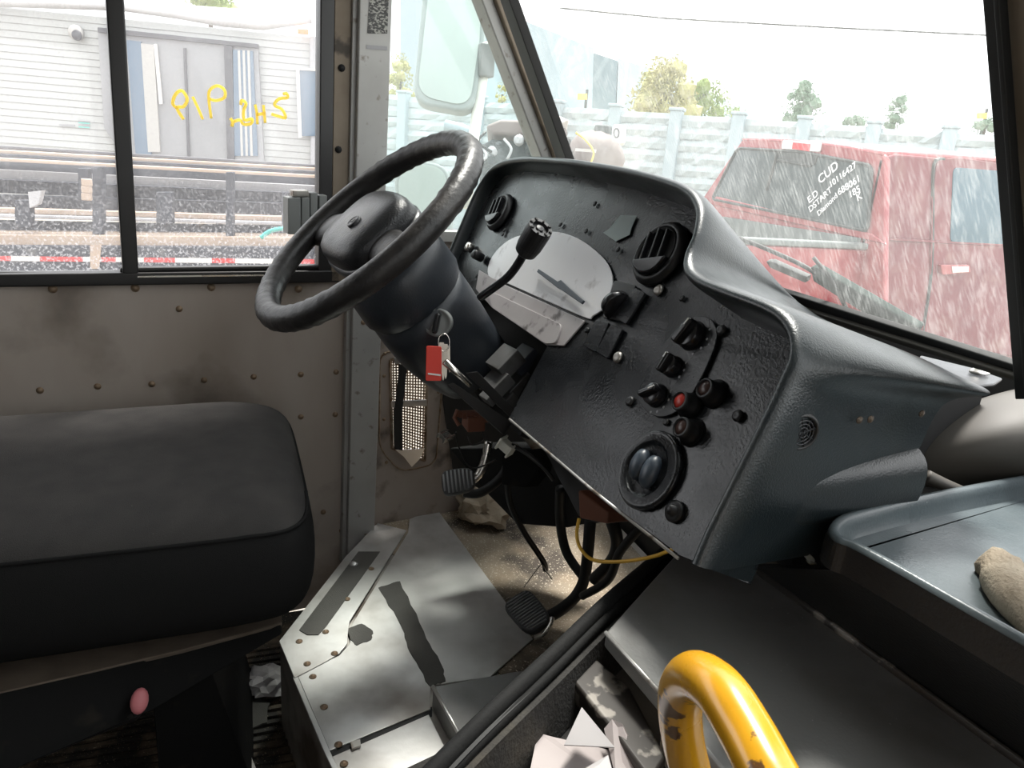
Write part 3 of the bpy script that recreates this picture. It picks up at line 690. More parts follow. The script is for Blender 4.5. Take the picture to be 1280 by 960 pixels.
# cluster lens and trims
lens_px = [(613, 347), (612, 332), (622, 314), (645, 297), (688, 290), (722, 298), (752, 320), (765, 340), (766, 362), (757, 385), (742, 396), (733, 398), (680, 375), (633, 354)]
lens_o = smooth_path([PN(x, y, .001) for x, y in lens_px], 4, True)
obj('cluster_lens', B().prism(lens_o, EN*.003), M['lens'], dash, bevel=.001)
obj('cluster_trim', B().prism([PN(x, y, .001) for x, y in [(600, 338), (612, 345), (633, 357), (733, 402), (706, 433), (684, 432), (616, 385), (596, 362)]], EN*.003), M['cluster_low'], dash, bevel=.001)
obj('cluster_trim', B().prism(bez_round([PN(x, y, .004) for x, y in [(612, 366), (622, 368), (704, 407), (697, 430), (684, 431), (616, 385)]], .01), EN*.004), M['cluster_low'], dash, bevel=.002)
obj('needle_bar', B().prism([PN(x, y, .008) for x, y in [(675, 337), (699, 353), (703, 351), (711, 359), (732, 377), (729, 381), (706, 365), (699, 361), (673, 341)]], EN*.004), M['knob'], dash, bevel=.001, label='dark needle bar lying across the lens')
obj('torn_label', B().prism([PN(x, y, .001) for x, y in [(776, 269), (796, 270), (790, 284), (787, 294), (770, 302), (754, 291), (762, 286)]], EN*.0006), M['label'], dash, label='torn silvery label patch')
def screw(x, y, r=.004, m='black', n_='screw'):
    p = PN(x, y, .001); return obj(n_, B().lathe([(r*1.3, 0), (r*1.3, r*.3), (r, r*.7), (r*.4, r*.8), (0, r*.5)], p, EN, 12), M[m], dash, smooth=True)
for q in [(701, 281), (733, 289), (773, 312), (635, 368), (688, 392), (734, 413), (853, 373), (833, 528), (716, 376), (629, 293), (631, 288), (744, 255), (596, 345)]: screw(*q, .0035)
for q in [(824, 363), (773, 447)]: screw(*q, .0065, 'steel', 'bolt')
for q in [(902, 413), (788, 502), (923, 520)]: screw(*q, .0055, 'black', 'bolt')
# round louvre vents
def vent(x, y, R_, tilt=0, name='round_vent', m='black', sx=1.0):
    c = PN(x, y, .002)
    v = obj(name, B().lathe([(R_*1.22, 0), (R_*1.22, .003), (R_*1.1, .010), (R_*.98, .012), (R_*.93, .008), (R_*.93, .002)], c, EN, 36), M[m], dash, smooth=True, bevel=0)
    a = (E1*math.cos(tilt)-ES*math.sin(tilt)); u = EN.cross(a)
    obj('vent_well', B().lathe([(R_*.92, .0105), (R_*.86, .0112), (R_*.80, .006), (0, .006)], c, EN, 32), M['dark'], v, smooth=True)
    for s in (-.45, 0, .45):
        L_ = math.sqrt(max(.0, 1-s*s))*R_*.8
        obj('vent_blade', B().box(c+a*s*R_+EN*.012, .0035, L_*2, .014, a, u, EN), M['blackgloss'], v, bevel=.001)
    # lower visor lip
    pts = [c+a*math.cos(t)*R_*.92+u*math.sin(t)*R_*.92 for t in [math.pi*(1.12+.76*i/12) for i in range(13)]]
    obj('vent_visor', B().prism([p+EN*.010 for p in pts], EN*.010), M['blackgloss'], v, bevel=.003)
    return v
vent(626, 266, .034, .25); vent(826, 318, .040, .25)
# big round vent with two paddles
c = PN(813, 588, .002)
v = obj('round_vent', B().lathe([(.050, 0), (.050, .004), (.046, .008), (.044, .006), (.036, .009), (.034, .006), (.030, .003), (0, .003)], c, EN, 40), M['panel'], dash, smooth=True, label='big round vent with two slate paddles')
for s, sc in ((-.011, 1.0), (.012, 1.05)):
    q = B().lathe([(.002, .004), (.020*sc, .006), (.019*sc, .012), (.011*sc, .017), (0, .018)], c+E1*s+EN*.002, EN, 24, sx=.62, ref=(E1*.95-ES*.1))
    obj('paddle', q, M['knob'], v, smooth=True)
# chrome button and small knob at the far left
obj('push_button', B().lathe([(.010, 0), (.010, .012), (.008, .015), (0, .016)], PN(590, 311, .002), EN, 20), M['chrome'], dash, smooth=True, label='small chrome push button')
obj('small_knob', B().lathe([(.009, 0), (.010, .020), (.008, .024), (0, .025)], PN(603, 323, .002), EN, 20), M['black'], dash, smooth=True)
# thumbwheel and rocker blanks
c = PN(773, 383, .002); ax = (E1*.93+ES*.36).normalized()
tw = obj('thumbwheel', B().lathe([(.018, -.007), (.022, -.005), (.022, .005), (.018, .007)], c+EN*.004, ax, 32), M['blackgloss'], dash, smooth=True)
def pq(px, off, th, name, m, bev=.001, lab=None): return obj(name, B().prism(bez_round([PN(x, y, off) for x, y in px], .003, 3), EN*th), M[m], dash, bevel=bev, label=lab)
pq([(755, 398), (770, 352), (797, 358), (783, 404)], .0005, .004, 'wheel_bezel', 'black')
pq([(796, 361), (809, 368), (785, 407), (772, 399)], .001, .005, 'switch_blank', 'greyplastic_d' if 0 else 'panel')
pq([(748, 401), (764, 405), (748, 442), (730, 433)], .001, .005, 'switch_blank', 'panel')
pq([(766, 407), (781, 413), (762, 450), (748, 441)], .001, .005, 'switch_blank', 'panel')
# knob plate
pill = [(862, 402), (878, 396), (893, 403), (898, 425), (880, 470), (858, 505), (838, 520), (818, 520), (802, 505), (800, 488), (822, 445), (842, 418)]
obj('knob_plate', B().prism(smooth_path([PN(x, y, .001) for x, y in pill], 4, True), EN*.003), M['panel'], dash, bevel=.001)
def knob(x, y, r=.016, tilt=.6, m='blackgloss'):
    c = PN(x, y, .004); a = (E1*math.cos(tilt)+ES*math.sin(tilt))
    kb = obj('control_knob', B().lathe([(r*1.05, 0), (r, .004), (r*.92, .012), (r*.85, .013), (0, .013)], c, EN, 28), M[m], dash, smooth=True)
    u = EN.cross(a)
    obj('grip_bar', B().box(c+EN*.016, r*1.9, r*.55, .014, u, a, EN), M[m], kb, bevel=.003)
    obj('pointer', B().box(c+EN*.0235+u*r*.6, r*.5, r*.08, .0008, u, a, EN), M['tapewhite'], kb)
knob(866, 420, .019, .3); knob(842, 459, .014, .1); knob(822, 495, .015, .9)
def dots(cx, cy, R_, n_):
    for i in range(n_):
        t = -.6+i*.5; c = PN(cx, cy, .0035)+E1*math.cos(t)*R_+ES*math.sin(t)*R_
        obj('indicator_mark', B().lathe([(.0018, 0), (.0018, .0006), (0, .0008)], c, EN, 8), M['ghost'], dash)
dots(866, 420, .026, 4); dots(842, 459, .020, 3); dots(822, 495, .022, 5)
def lamp(x, y, m, lab=None):
    c = PN(x, y, .001)
    l = obj('warning_lamp', B().lathe([(.018, 0), (.014, .005), (.0125, .013), (.0125, .018), (.010, .020), (.010, .016)], c, EN, 28), M['black'], dash, smooth=True, label=lab)
    obj('lamp_lens', B().lathe([(.010, .0155), (.008, .0185), (0, .020)], c, EN, 20), M[m], l, smooth=True)
lamp(893, 492, 'darklens'); lamp(862, 507, 'redlens', 'warning lamp with a bright red lens'); lamp(864, 540, 'darklens')
obj('panel_lock', B().lathe([(.013, 0), (.013, .004), (.009, .006), (.006, .006), (.006, .012), (0, .013)], PN(845, 640, .001), EN, 24), M['black'], dash, smooth=True)
# side-face fittings: speaker grille, screws
RF = XA
def RP(x, y, o_=0): return hit(x, y, (-.503+o_, 0, 0), XA)
c = RP(998, 538)
bz = obj('buzzer_grille', B().lathe([(.019, -.012), (.019, .004), (.017, .007), (.015, .006), (.015, .003), (0, .003)], c, V((1, -.1, 0)), 32), M['black'], dash, smooth=True)
for r_ in (.012, .0085, .005):
    ring = [c+V((.006, math.cos(t)*r_, math.sin(t)*r_)) for t in [i*2*math.pi/24 for i in range(24)]]
    obj('grille_ring', B().tube(ring, .0010, 6, closed=True), M['blackgloss'], bz, smooth=True)
for t in range(4):
    a = t*math.pi/4+.3; obj('grille_spoke', B().tube([c+V((.006, math.cos(a)*.0145, math.sin(a)*.0145)), c+V((.006, -math.cos(a)*.0145, -math.sin(a)*.0145))], .001, 5), M['blackgloss'], bz)
for x, y in [(1020, 531), (1074, 525), (1088, 524), (1152, 517), (997, 622)]:
    rivet(RP(x, y, -.002 if x < 1100 else -.012), V((1, 0, 0)), dash, .0026, 'rustdark' if y < 600 else 'black', 'side_screw')
# cowl bolts on the shelf
for x, y in [(1037, 396), (1224, 466)]:
    p = hz(x, y, ZB-.012 if x < 1100 else ZB-.022)
    obj('cowl_bolt', B().lathe([(.010, 0), (.010, .002), (.0075, .003), (.0065, .006), (.003, .008), (0, .008)], p, V((0, -.1, 1)), 20), M['chrome'], dash, smooth=True)
obj('column_gap_shade', B().prism([PN(x, y, -.055) for x, y in [(545, 330), (610, 345), (700, 430), (690, 470), (650, 545), (600, 500), (545, 420)]], -EN*.02), M['dark'], dash)  # dark plate standing in for the shade in the gap round the column
# dark body of the dash behind and below the panel
b = B(); b.prism([V((-1.35, .55, .68)), V((-.62, .62, .66)), V((-.62, .62, .90)), V((-1.35, .55, .90))], (0, .25, 0)); obj('inner_housing', b, M['dark'], dash)

# ------------------------------------------------------------------ steering column and wheel
WCn = at(457, 283, 1.2); az, el = math.radians(-80), math.radians(47)
SN = V((math.cos(el)*math.cos(az), math.cos(el)*math.sin(az), math.sin(el)))
SA = UP.cross(SN).normalized(); SB = SN.cross(SA).normalized()
def SP(a, b_, c_): return WCn+SA*a+SB*b_+SN*c_
colm = thing('steering_column', SP(0, -.02, -.34), 'dark slate steering column shroud with key switch and shift stalk', 'steering column')
rows = []
def oval(cx, cy, rx, ry, s, e=1.0, n_=32): return [SP(cx+rx*math.copysign(abs(math.cos(t))**e, math.cos(t)), cy+ry*math.copysign(abs(math.sin(t))**e, math.sin(t)), s) for t in [i*2*math.pi/n_ for i in range(n_)]]
for s, rx, ry, cy, e in [(-.045, .070, .06, 0, 1), (-.055, .092, .083, -.004, 1), (-.09, .102, .096, -.010, .95), (-.135, .103, .098, -.014, .9), (-.15, .098, .092, -.014, .9)]: rows.append(oval(0, cy, rx, ry, s, e))
b = B().loft(rows, closed=True); b.face(rows[0]); b.face(rows[-1]); obj('upper_collar', b, M['shroud'], colm, smooth=True)
obj('collar_slot', B().lathe([(.009, 0), (.008, .002), (0, .001)], SP(.072, -.078, -.115), SP(.058, -.062, 0)-SP(0, 0, 0), 16, sx=.4), M['dark'], colm)
rows = []
for s, rx, ry, cy, e in [(-.15, .092, .086, -.014, .9), (-.153, .098, .092, -.016, .9), (-.19, .096, .092, -.02, .8), (-.24, .092, .090, -.024, .75), (-.30, .084, .082, -.024, .7), (-.335, .076, .074, -.02, .7)]: rows.append(oval(0, cy, rx, ry, s, e))
b = B().loft(rows, closed=True); b.face(rows[0]); b.face(rows[-1]); obj('lower_shroud', b, M['shroud'], colm, smooth=True)
# stalk boot
bs = at(612, 362, 1.20); be = at(585, 385, 1.23)
obj('stalk_boot', B().lathe([(.036, 0), (.032, .02), (.024, .035), (.012, .042), (0, .042)], SP(.045, .0, -.21), (at(612, 358, 1.16)-SP(.045, 0, -.21)), 24), M['shroud'], colm, smooth=True)
sk = smooth_path([at(600, 372, 1.17), at(614, 362, 1.15), at(635, 346, 1.13), at(650, 326, 1.11), at(656, 312, 1.10)], 5)
stalk = obj('shift_stalk', B().tube(sk, .0068, 12), M['blackgloss'], colm, smooth=True)
hA, hB = at(655, 318, 1.10), at(676, 284, 1.06)
hd = (hB-hA)
obj('stalk_head', B().lathe([(.010, 0), (.017, .006), (.0195, .02), (.020, hd.length*.8), (.019, hd.length), (.013, hd.length), (.012, hd.length-.005), (.006, hd.length-.005), (.006, hd.length-.001), (0, hd.length)], hA, hd, 28), M['black'], stalk, smooth=False)
for i in range(8):
    t = i*math.pi/4; hn = hd.normalized(); a_ = hn.cross(UP).normalized(); b__ = hn.cross(a_)
    obj('head_notch', B().box(hB+a_*math.cos(t)*.016+b__*math.sin(t)*.016, .005, .003, .004, a_*math.cos(t)+b__*math.sin(t), -a_*math.sin(t)+b__*math.cos(t), hn), M['dark'], stalk)
# ignition switch
ig = at(547, 403, 1.210); ign = ((CAM-ig).normalized()*.85+(SA*.55-SB*.75+SN*.35)*.25).normalized()
sw = obj('ignition_switch', B().lathe([(.026, -.03), (.024, .004), (.021, .006), (.019, .003), (.012, .004), (0, .004)], ig, ign, 32), M['greyplastic'], colm, smooth=True)
obj('key_head', B().box(ig+ign*.012, .034, .009, .022, (SB*.8+SN*.6).normalized(), ign.cross((SB*.8+SN*.6).normalized()), ign), M['blackgloss'], sw, bevel=.003)
# shaft and bracket under the shroud
obj('column_shaft', B().tube([SP(0, -.02, -.33), SP(0, -.02, -.62)], .018, 14), M['steel'], colm, smooth=True)
for (x, y, d, sx, sy, sz) in [(632, 452, 1.27, .05, .05, .03), (655, 452, 1.30, .045, .05, .035), (622, 478, 1.26, .05, .04, .025), (646, 480, 1.30, .05, .05, .03), (668, 440, 1.33, .04, .05, .02), (632, 500, 1.29, .05, .03, .03), (614, 494, 1.25, .03, .03, .02)]:
    obj('bracket_block', B().box(at(x, y, d), sx, sy, sz, SA, SB, SN), M['trailer' if (x+y) % 2 else 'steelgrey'], colm, bevel=.002)
obj('release_lever', B().tube([at(556, 452, 1.16), at(588, 482, 1.18)], [.006, .0045], 8), M['chrome'], colm, smooth=True)
b = B().prism([at(563, 486, 1.22), at(572, 484, 1.22), at(640, 530, 1.26), at(630, 545, 1.26)], SN*.012); obj('lower_bracket', b, M['black'], colm, bevel=.001)
b = B().prism([at(585, 470, 1.22), at(600, 468, 1.22), at(690, 560, 1.26), at(672, 556, 1.26)], SN*.008); obj('lower_bracket', b, M['black'], colm, bevel=.001)

# steering wheel
whl = thing('steering_wheel', WCn, 'worn black two-spoke steering wheel with a padded centre', 'steering wheel')
RW = .212
rim = []
for i in range(120):
    t = i*2*math.pi/120; rim.append(SP(RW*math.cos(t), RW*math.sin(t), 0))
b = B()
rr = [.0208+.0010*math.sin(i*math.pi*24/60*2) if 0.05 < (i/120) < .42 or .6 < (i/120) < .9 else .0205 for i in range(120)]
b.tube(rim, rr, 18, closed=True, up=SN); obj('rim', b, M['wheel'], whl, smooth=True)
# pad: rounded rectangle dome
TH = math.radians(0)
def pad_ring(s, k_, n_=40, e=.62):
    out = []
    for i in range(n_):
        t = i*2*math.pi/n_; ca, sa = math.cos(t), math.sin(t)
        x = .099*k_*math.copysign(abs(ca)**e, ca); y = .080*k_*math.copysign(abs(sa)**e, sa)
        out.append(SP(x*math.cos(TH)-y*math.sin(TH), x*math.sin(TH)+y*math.cos(TH)-.002, s))
    return out
rows = [pad_ring(s, k_) for s, k_ in [(-.050, .70), (-.035, .92), (-.015, 1.0), (.002, .98), (.012, .93), (.020, .80), (.024, .55), (.0255, .25)]]
b = B().loft(rows, closed=True); b.face(rows[0]); b.face(rows[-1]); obj('centre_pad', b, M['hub'], whl, smooth=True)
rows = [pad_ring(s, k_) for s, k_ in [(-.060, .60), (-.055, .85), (-.035, 1.03), (-.018, 1.03), (-.017, .9)]]
b = B().loft(rows, closed=True); obj('pad_surround', b, M['shroud'], whl, smooth=True)
hs = .01
for _ in range(12):
    cb = hit(443, 278, SP(0, 0, hs), SN); q = cb-WCn; xa, yb2 = abs(q.dot(SA))/.099, abs(q.dot(SB)+.002)/.080
    kk = (xa**(2/.62)+yb2**(2/.62))**(.62/2); tb_ = [(0, .0255), (.25, .0255), (.55, .024), (.80, .020), (.93, .012), (.98, .002), (1.0, -.015), (2, -.02)]
    for (k0_, h0_), (k1_, h1_) in zip(tb_, tb_[1:]):
        if k0_ <= kk <= k1_: hs = hs*.5+.5*(h0_+(h1_-h0_)*(kk-k0_)/(k1_-k0_))
cb = cb+SN*.001
hb = obj('horn_emblem', B().lathe([(.0125, -.010), (.0125, .0025), (.011, .0035), (.010, .0025), (0, .0035)], cb, SN, 24), M['hub'], whl, smooth=True)
obj('emblem_line', B().box(cb+SN*.003, .010, .002, .0015, (SA*.7+SB*.7), (SA*-.7+SB*.7), SN), M['greyplastic'], hb); obj('emblem_line', B().box(cb+SN*.003, .0015, .008, .0015, (SA*.7+SB*.7), (SA*-.7+SB*.7), SN), M['greyplastic'], hb)
for a0, a1, dh in ((162, 212, 0), (18, -32, -.016)):   # two broad spokes that melt into the rim
    rows = []
    for i in range(9):
        t = i/8; rr_ = .075+(RW-.008-.075)*t; wd = 1-.42*math.sin(t*math.pi*.62)+.10*t
        mid_, hf = (a0+a1)/2, abs(a1-a0)/2
        row = []
        for j in range(11):
            v_ = -1+2*j/10; aa = math.radians(mid_+v_*hf*wd*(.078/rr_*.55+.45)*1.15)
            row.append(SP(rr_*math.cos(aa), rr_*math.sin(aa), .018-.016*t-.018*abs(v_)**3+dh*(1-t)))
        rows.append(row)
    obj('spoke', B().loft(rows), M['wheel'], whl, smooth=True, solid=.02, sub=1)

# keys
ky = thing('key_ring', ig+V((.02, -.01, -.05)), 'bunch of keys with a red plastic tag hanging from the ignition', 'keys')
kd = 1.1
K = lambda x, y, o_=0: hit(x, y, ig+(CAM-ig).normalized()*(.05+o_), (CAM-ig).normalized())
kn = (CAM-ig).normalized()
rg = [K(555+7*math.cos(t), 428+11*math.sin(t)) for t in [i*2*math.pi/20 for i in range(20)]]
obj('split_ring', B().tube(rg, .0009, 6, closed=True), M['chrome'], ky, smooth=True)
obj('red_tag', B().prism(bez_round([K(533, 432), (K(552, 433)), K(552, 476), K(532, 476)], .003), kn*.003), M['red'], ky, bevel=.001, label='red plastic key tag')
obj('tag_slot', B().prism([K(535, 466, .004), K(551, 468, .004), K(551, 470, .004), K(535, 468, .004)], kn*.0008), M['tapewhite'], ky)
for x0, y0, x1, y1, w_ in [(556, 430, 557, 474, 3.5), (552, 428, 554, 476, 3), (560, 432, 562, 466, 2.5)]:
    obj('key', B().prism([K(x0-w_, y0, -.006), K(x0+w_, y0, -.006), K(x0+w_, y0+14, -.006), K(x1+w_*.4, y1-4, -.006), K(x1, y1, -.006), K(x1-w_*.4, y1-4, -.006), K(x0-w_, y0+14, -.006)], kn*.002), M['keymetal'], ky)

# ------------------------------------------------------------------ under the dash
def cable(name, px, r, m, label, cat='cable', group=None, nseg=8):
    o = obj(name, B().tube(smooth_path([at(*q) for q in px], nseg), r, 10), M[m], smooth=True); return tag(o, label, cat, group)
cable('yellow_wire', [(724, 648, 1.05), (721, 668, 1.05), (726, 686, 1.04), (742, 700, 1.03), (775, 702, 1.0), (815, 696, .96), (842, 686, .93)], .0026, 'yellowwire', 'loop of yellow wire hanging under the lower edge of the dashboard', 'wire')
cable('black_hose', [(634, 598, 1.45), (638, 630, 1.48), (655, 665, 1.52), (678, 700, 1.56), (682, 712, 1.58)], .0065, 'wire', 'thin black cable running down to the frayed string', 'cable')
cable('black_hose', [(700, 610, 1.45), (700, 650, 1.5), (708, 690, 1.52), (728, 720, 1.5)], .010, 'wire', 'thick black hose left of the yellow wire', 'cable')
cable('black_hose', [(700, 520, 1.3), (760, 640, 1.3), (770, 690, 1.35), (742, 725, 1.4)], .012, 'wire', 'black hose passing behind the yellow wire loop', 'cable')
cable('black_hose', [(800, 660, 1.25), (775, 690, 1.28), (760, 725, 1.32), (728, 745, 1.4)], .008, 'wire', 'black loom right of the pedal arm', 'cable')
cable('frayed_string', [(655, 734, 1.52), (668, 716, 1.5), (677, 706, 1.5), (684, 716, 1.5), (690, 724, 1.5)], .0012, 'stringy', 'frayed pale string tied on the thin black cable', 'string')
# black boxes hanging under the dash
hb_ = thing('heater_box', at(680, 600, 1.45), 'black plastic heater housing hanging beneath the dashboard', 'heater')
obj('duct', B().prism([at(675, 555, 1.30), at(700, 560, 1.30), at(752, 622, 1.22), at(745, 655, 1.22), at(722, 645, 1.24), at(700, 600, 1.28)], V((-.02, .14, 0))), M['black'], hb_, bevel=.003)
obj('duct', B().prism([at(722, 612, 1.20), at(760, 640, 1.17), at(758, 655, 1.17), at(724, 648, 1.2)], V((0, .05, 0))), M['copper'], hb_, bevel=.003)
obj('housing', B().prism([at(560, 560, 1.62), at(690, 560, 1.55), at(710, 660, 1.55), at(645, 655, 1.60), at(612, 620, 1.62)], V((-.02, .12, 0))), M['dark'], hb_, bevel=.004)
obj('bracket', B().prism([at(628, 566, 1.42), at(678, 560, 1.40), at(672, 590, 1.40), at(655, 610, 1.40), at(626, 606, 1.42)], V((0, .03, 0))), M['seatmetal'], hb_, bevel=.003)
# pedals
pd = thing('brake_pedal', at(572, 604, 1.50), 'upper pedal with a black pad on a curved silver arm', 'pedal')
pc = at(574, 602, 1.45)
pn = (V((.35, -.75, .55))).normalized(); pa = V((.9, .35, 0)).normalized(); pa = (pa-pn*pa.dot(pn)).normalized(); pb = pn.cross(pa)
def pedal_pad(c, n_, a, bb, L_, Wd, parent, ribs=9, m='pedalrubber', th=.014):
    pts = []
    for i in range(24):
        t = i*2*math.pi/24; ca, sa = math.cos(t), math.sin(t)
        pts.append(c+a*(L_/2*math.copysign(abs(ca)**.5, ca))+bb*(Wd/2*math.copysign(abs(sa)**.6, sa))*(1-.12*ca))
    o_ = obj('pad', B().prism([p-n_*th/2 for p in pts], n_*th), M[m], parent, bevel=.004)
    for i in range(ribs):
        s = -L_*.42+L_*.84*i/(ribs-1); ww = Wd*.43*math.sqrt(max(.2, 1-(2*s/L_)**4))*(1-.12*s/L_*2)
        obj('pad_rib', B().tube([c+a*s-bb*ww+n_*(th/2), c+a*s+bb*ww+n_*(th/2)], .0019, 6), M['pedalrib'], o_, smooth=True)
    return o_
pA1 = (at(600, 592, 1.47)-at(553, 600, 1.47)).normalized()
pn1 = (at(570, 585, 1.40)-at(578, 612, 1.50)).normalized(); pn1 = (pn1-pA1*pn1.dot(pA1)).normalized()
pedal_pad(at(573, 602, 1.47), pn1, pA1, pn1.cross(pA1), .068, .055, pd, 8)
obj('arm', B().tube(smooth_path([at(584, 604, 1.48), at(598, 594, 1.48), at(606, 576, 1.48), at(611, 552, 1.48)], 5), .009, 10), M['chrome'], pd, smooth=True, label='curved silver arm')
obj('black_arm', B().tube(smooth_path([at(580, 616, 1.52), at(600, 616, 1.52), at(625, 598, 1.54), at(640, 570, 1.56)], 5), .010, 10), M['rubber'], pd, smooth=True)
p2_ = thing('accelerator_pedal', at(660, 765, 1.42), 'ribbed black rubber pedal with a worn silver corner above the sandy floor', 'pedal')
a2 = (at(680, 790, 1.37)-at(640, 742, 1.46)).normalized(); t2 = (at(690, 755, 1.42)-at(640, 780, 1.40)); b2 = (t2-a2*t2.dot(a2)).normalized(); n2 = a2.cross(b2)
if n2.dot(CAM-at(660, 765, 1.4)) < 0: n2 = -n2
pedal_pad(at(660, 766, 1.41), n2, a2, b2, .098, .064, p2_, 13)
obj('worn_corner', B().tube(smooth_path([at(668, 797, 1.375), at(680, 792, 1.372), at(689, 779, 1.378), at(690, 772, 1.385)], 4), .0045, 8), M['chrome'], p2_, smooth=True)
obj('arm', B().tube(smooth_path([at(684, 772, 1.42), at(704, 760, 1.44), at(722, 742, 1.46), at(732, 715, 1.46), at(738, 650, 1.42)], 5), .012, 10), M['rubber'], p2_, smooth=True)
# wiring clutter
wc_ = thing('wiring_block', at(592, 524, 1.40), 'copper-brown connector block with loose black wires under the column', 'connector')
obj('block', B().box(at(592, 526, 1.40), .045, .035, .03), M['copper'], wc_, bevel=.002)
for i in range(7): obj('fin', B().box(at(578+i*5, 517+i*1.2, 1.385), .003, .03, .012), M['copper'], wc_)
obj('clip', B().tube([at(572, 512, 1.38), at(568, 522, 1.38), at(574, 532, 1.38)], .004, 6), M['copper'], wc_)
for i, q in enumerate([[(570, 540, 1.4), (574, 560, 1.42), (590, 585, 1.44), (620, 575, 1.44)], [(585, 545, 1.4), (590, 556, 1.4), (605, 550, 1.4), (600, 535, 1.4)], [(600, 500, 1.35), (618, 515, 1.35), (610, 530, 1.35)], [(625, 505, 1.33), (640, 520, 1.33), (625, 530, 1.34)]]):
    obj('loose_wire', B().tube(smooth_path([at(*p) for p in q], 6), .0017, 6), M['wire'], wc_, smooth=True)
def conn(name, c, sx, sy, sz, m, label):
    a = V((.6, .5, -.4)).normalized(); bb = a.cross(UP).normalized(); cc = a.cross(bb)
    t = thing(name, c, label, 'connector'); obj('shell', B().box(c, sx, sy, sz, a, bb, cc), M[m], t, bevel=.001)
    obj('flange', B().box(c+a*sx*.45, .004, sy*1.5, sz*1.4, a, bb, cc), M[m], t, bevel=.001); obj('flange', B().box(c-a*sx*.45, .004, sy*1.5, sz*1.4, a, bb, cc), M[m], t, bevel=.001)
conn('metal_clip', at(557, 545, 1.38), .018, .022, .008, 'chrome', 'small silver clip left of the copper-brown connector block')
conn('wire_connector', at(633, 558, 1.30), .028, .016, .018, 'whitepaint', 'pale plastic wire connector below the steering column')
cable('connector_lead', [(640, 556, 1.30), (660, 568, 1.28), (680, 585, 1.26), (692, 600, 1.26)], .004, 'wire', 'black lead from the pale wire connector', 'wire')
crumple('crumpled_wrapper', hz(600, 633, FOOT+.035), .075, 'rag', (1.1, .8, .5), .7, fr=2.2, label='crumpled pale wrapper on the floor behind the upper pedal', cat='litter')

# ------------------------------------------------------------------ engine cover, bin, tray
ZE = .62
en = thing('engine_cover', V((-.5, .5, 0)), 'flat scuffed grey metal engine cover right of the footboard', 'engine cover')
A_, B_, C_, D_ = hz(757, 790, ZE), hz(856, 680, ZE), hz(935, 690, ZE), hz(1290, 957, ZE)
rearR = A_+(hz(830, 872, ZE)-A_).normalized()*.75
D2 = D_+(D_-C_).normalized()*.3
obj('top_sheet', B().prism([A_, B_, V((B_.x-.02, .70, ZE)), V((C_.x, .70, ZE)), C_, D2, V((rearR.x+.2, rearR.y, ZE))], -UP*.02), M['engine'], en, bevel=.003)
obj('front_seam', B().tube([hz(948, 716, ZE+.002), hz(1290, 965, ZE+.002)], .007, 8, flat=.5), M['peeled'], en, smooth=True)
obj('bright_edge', B().tube([hz(757, 791, ZE), hz(836, 878, ZE)], .0028, 8), M['bare'], en, smooth=True)
bd = V((0, 0, -.10))
obj('rear_face', B().prism([hz(757, 791, ZE-.003), rearR-UP*.003, rearR-UP*.12, hz(757, 791, ZE-.12)], V((0, .008, 0))), M['peeled'], en)
# seal: thick black rubber along the left edge
sl = smooth_path([at(530, 985, .80) if 0 else hz(528, 978, ZE-.02), hz(600, 905, ZE-.02), hz(690, 820, ZE-.018), hz(760, 752, ZE-.015), hz(820, 700, ZE-.015), hz(850, 672, ZE-.012)], 6)
seal = obj('door_seal', B().tube(sl, .009, 12), M['seal'], en, smooth=True, label='thick black rubber seal along the left edge')
obj('seal_flange', B().tube([p+V((.022, -.012, -.006)) for p in sl], .006, 8), M['seal'], en, smooth=True)
# side skirt below the seal down to footboard
sk = [V((p.x+.004, p.y, ZE-.02)) for p in sl]
b = B().loft([sk, [V((p.x+.03, p.y-.01, FOOT-.0)) for p in sk]]); obj('side_skirt', b, M['rubber'], en, solid=.01)
# recess with carpet
ZR = .53
rl = [hz(540, 985, ZE-.03), hz(752, 792, ZE-.03)]
bin_ = thing('storage_recess', V((-.5, .25, ZR)), 'black carpet-lined recess beside the engine cover holding papers', 'storage bin')
obj('carpet_floor', B().prism([V((rl[0].x-.05, rl[0].y-.12, ZR)), V((rl[1].x+.004, rl[1].y+.0, ZR)), V((rearR.x, rearR.y-.002, ZR)), V((rearR.x, -.1, ZR))], -UP*.01), M['carpet'], bin_)
gl_ = [hz(x, y, ZE-.035) for x, y in [(745, 812), (790, 850), (835, 935), (815, 965), (770, 905), (715, 838)]]
obj('inner_ledge', B().prism([V((p.x, p.y, ZE-.045)) for p in gl_], -UP*.03), M['peeled'], bin_, bevel=.004)
b = B().loft([[V((p.x+.03, p.y-.014, ZE-.028)) for p in sl[:26]], [V((p.x+.055, p.y-.03, ZR-.0)) for p in sl[:26]]]); obj('lining', b, M['carpet'], bin_, solid=.008)
def sheet(px, z0, m, label, lift=0.0):
    pts = [hz(x, y, z0+dz_) for x, y, dz_ in px]; o_ = obj('paper_sheet', B().prism(pts, UP*.0012), M[m]); return tag(o_, label, 'paper', 'papers in the carpeted recess')
sheet([(672, 917, .02), (690, 922, .02), (768, 940, .015), (790, 1000, .01), (655, 1000, .01)], ZR+.004, 'paperpink', 'pinkish folded paper lowest in the carpeted recess')
sheet([(727, 885, .05), (768, 935, .03), (705, 932, .03)], ZR+.01, 'paper', 'white triangular paper corner standing behind the pinkish sheet')
sheet([(765, 900, .045), (778, 906, .045), (805, 960, .02), (800, 990, .02), (770, 975, .02), (755, 912, .035)], ZR+.006, 'paperpink', 'narrow curled paper at the right of the paper pile')
sheet([(690, 985, .03), (760, 945, .03), (775, 1000, .02), (700, 1010, .02)], ZR+.012, 'paper', 'white sheet on top of the pinkish folded paper')

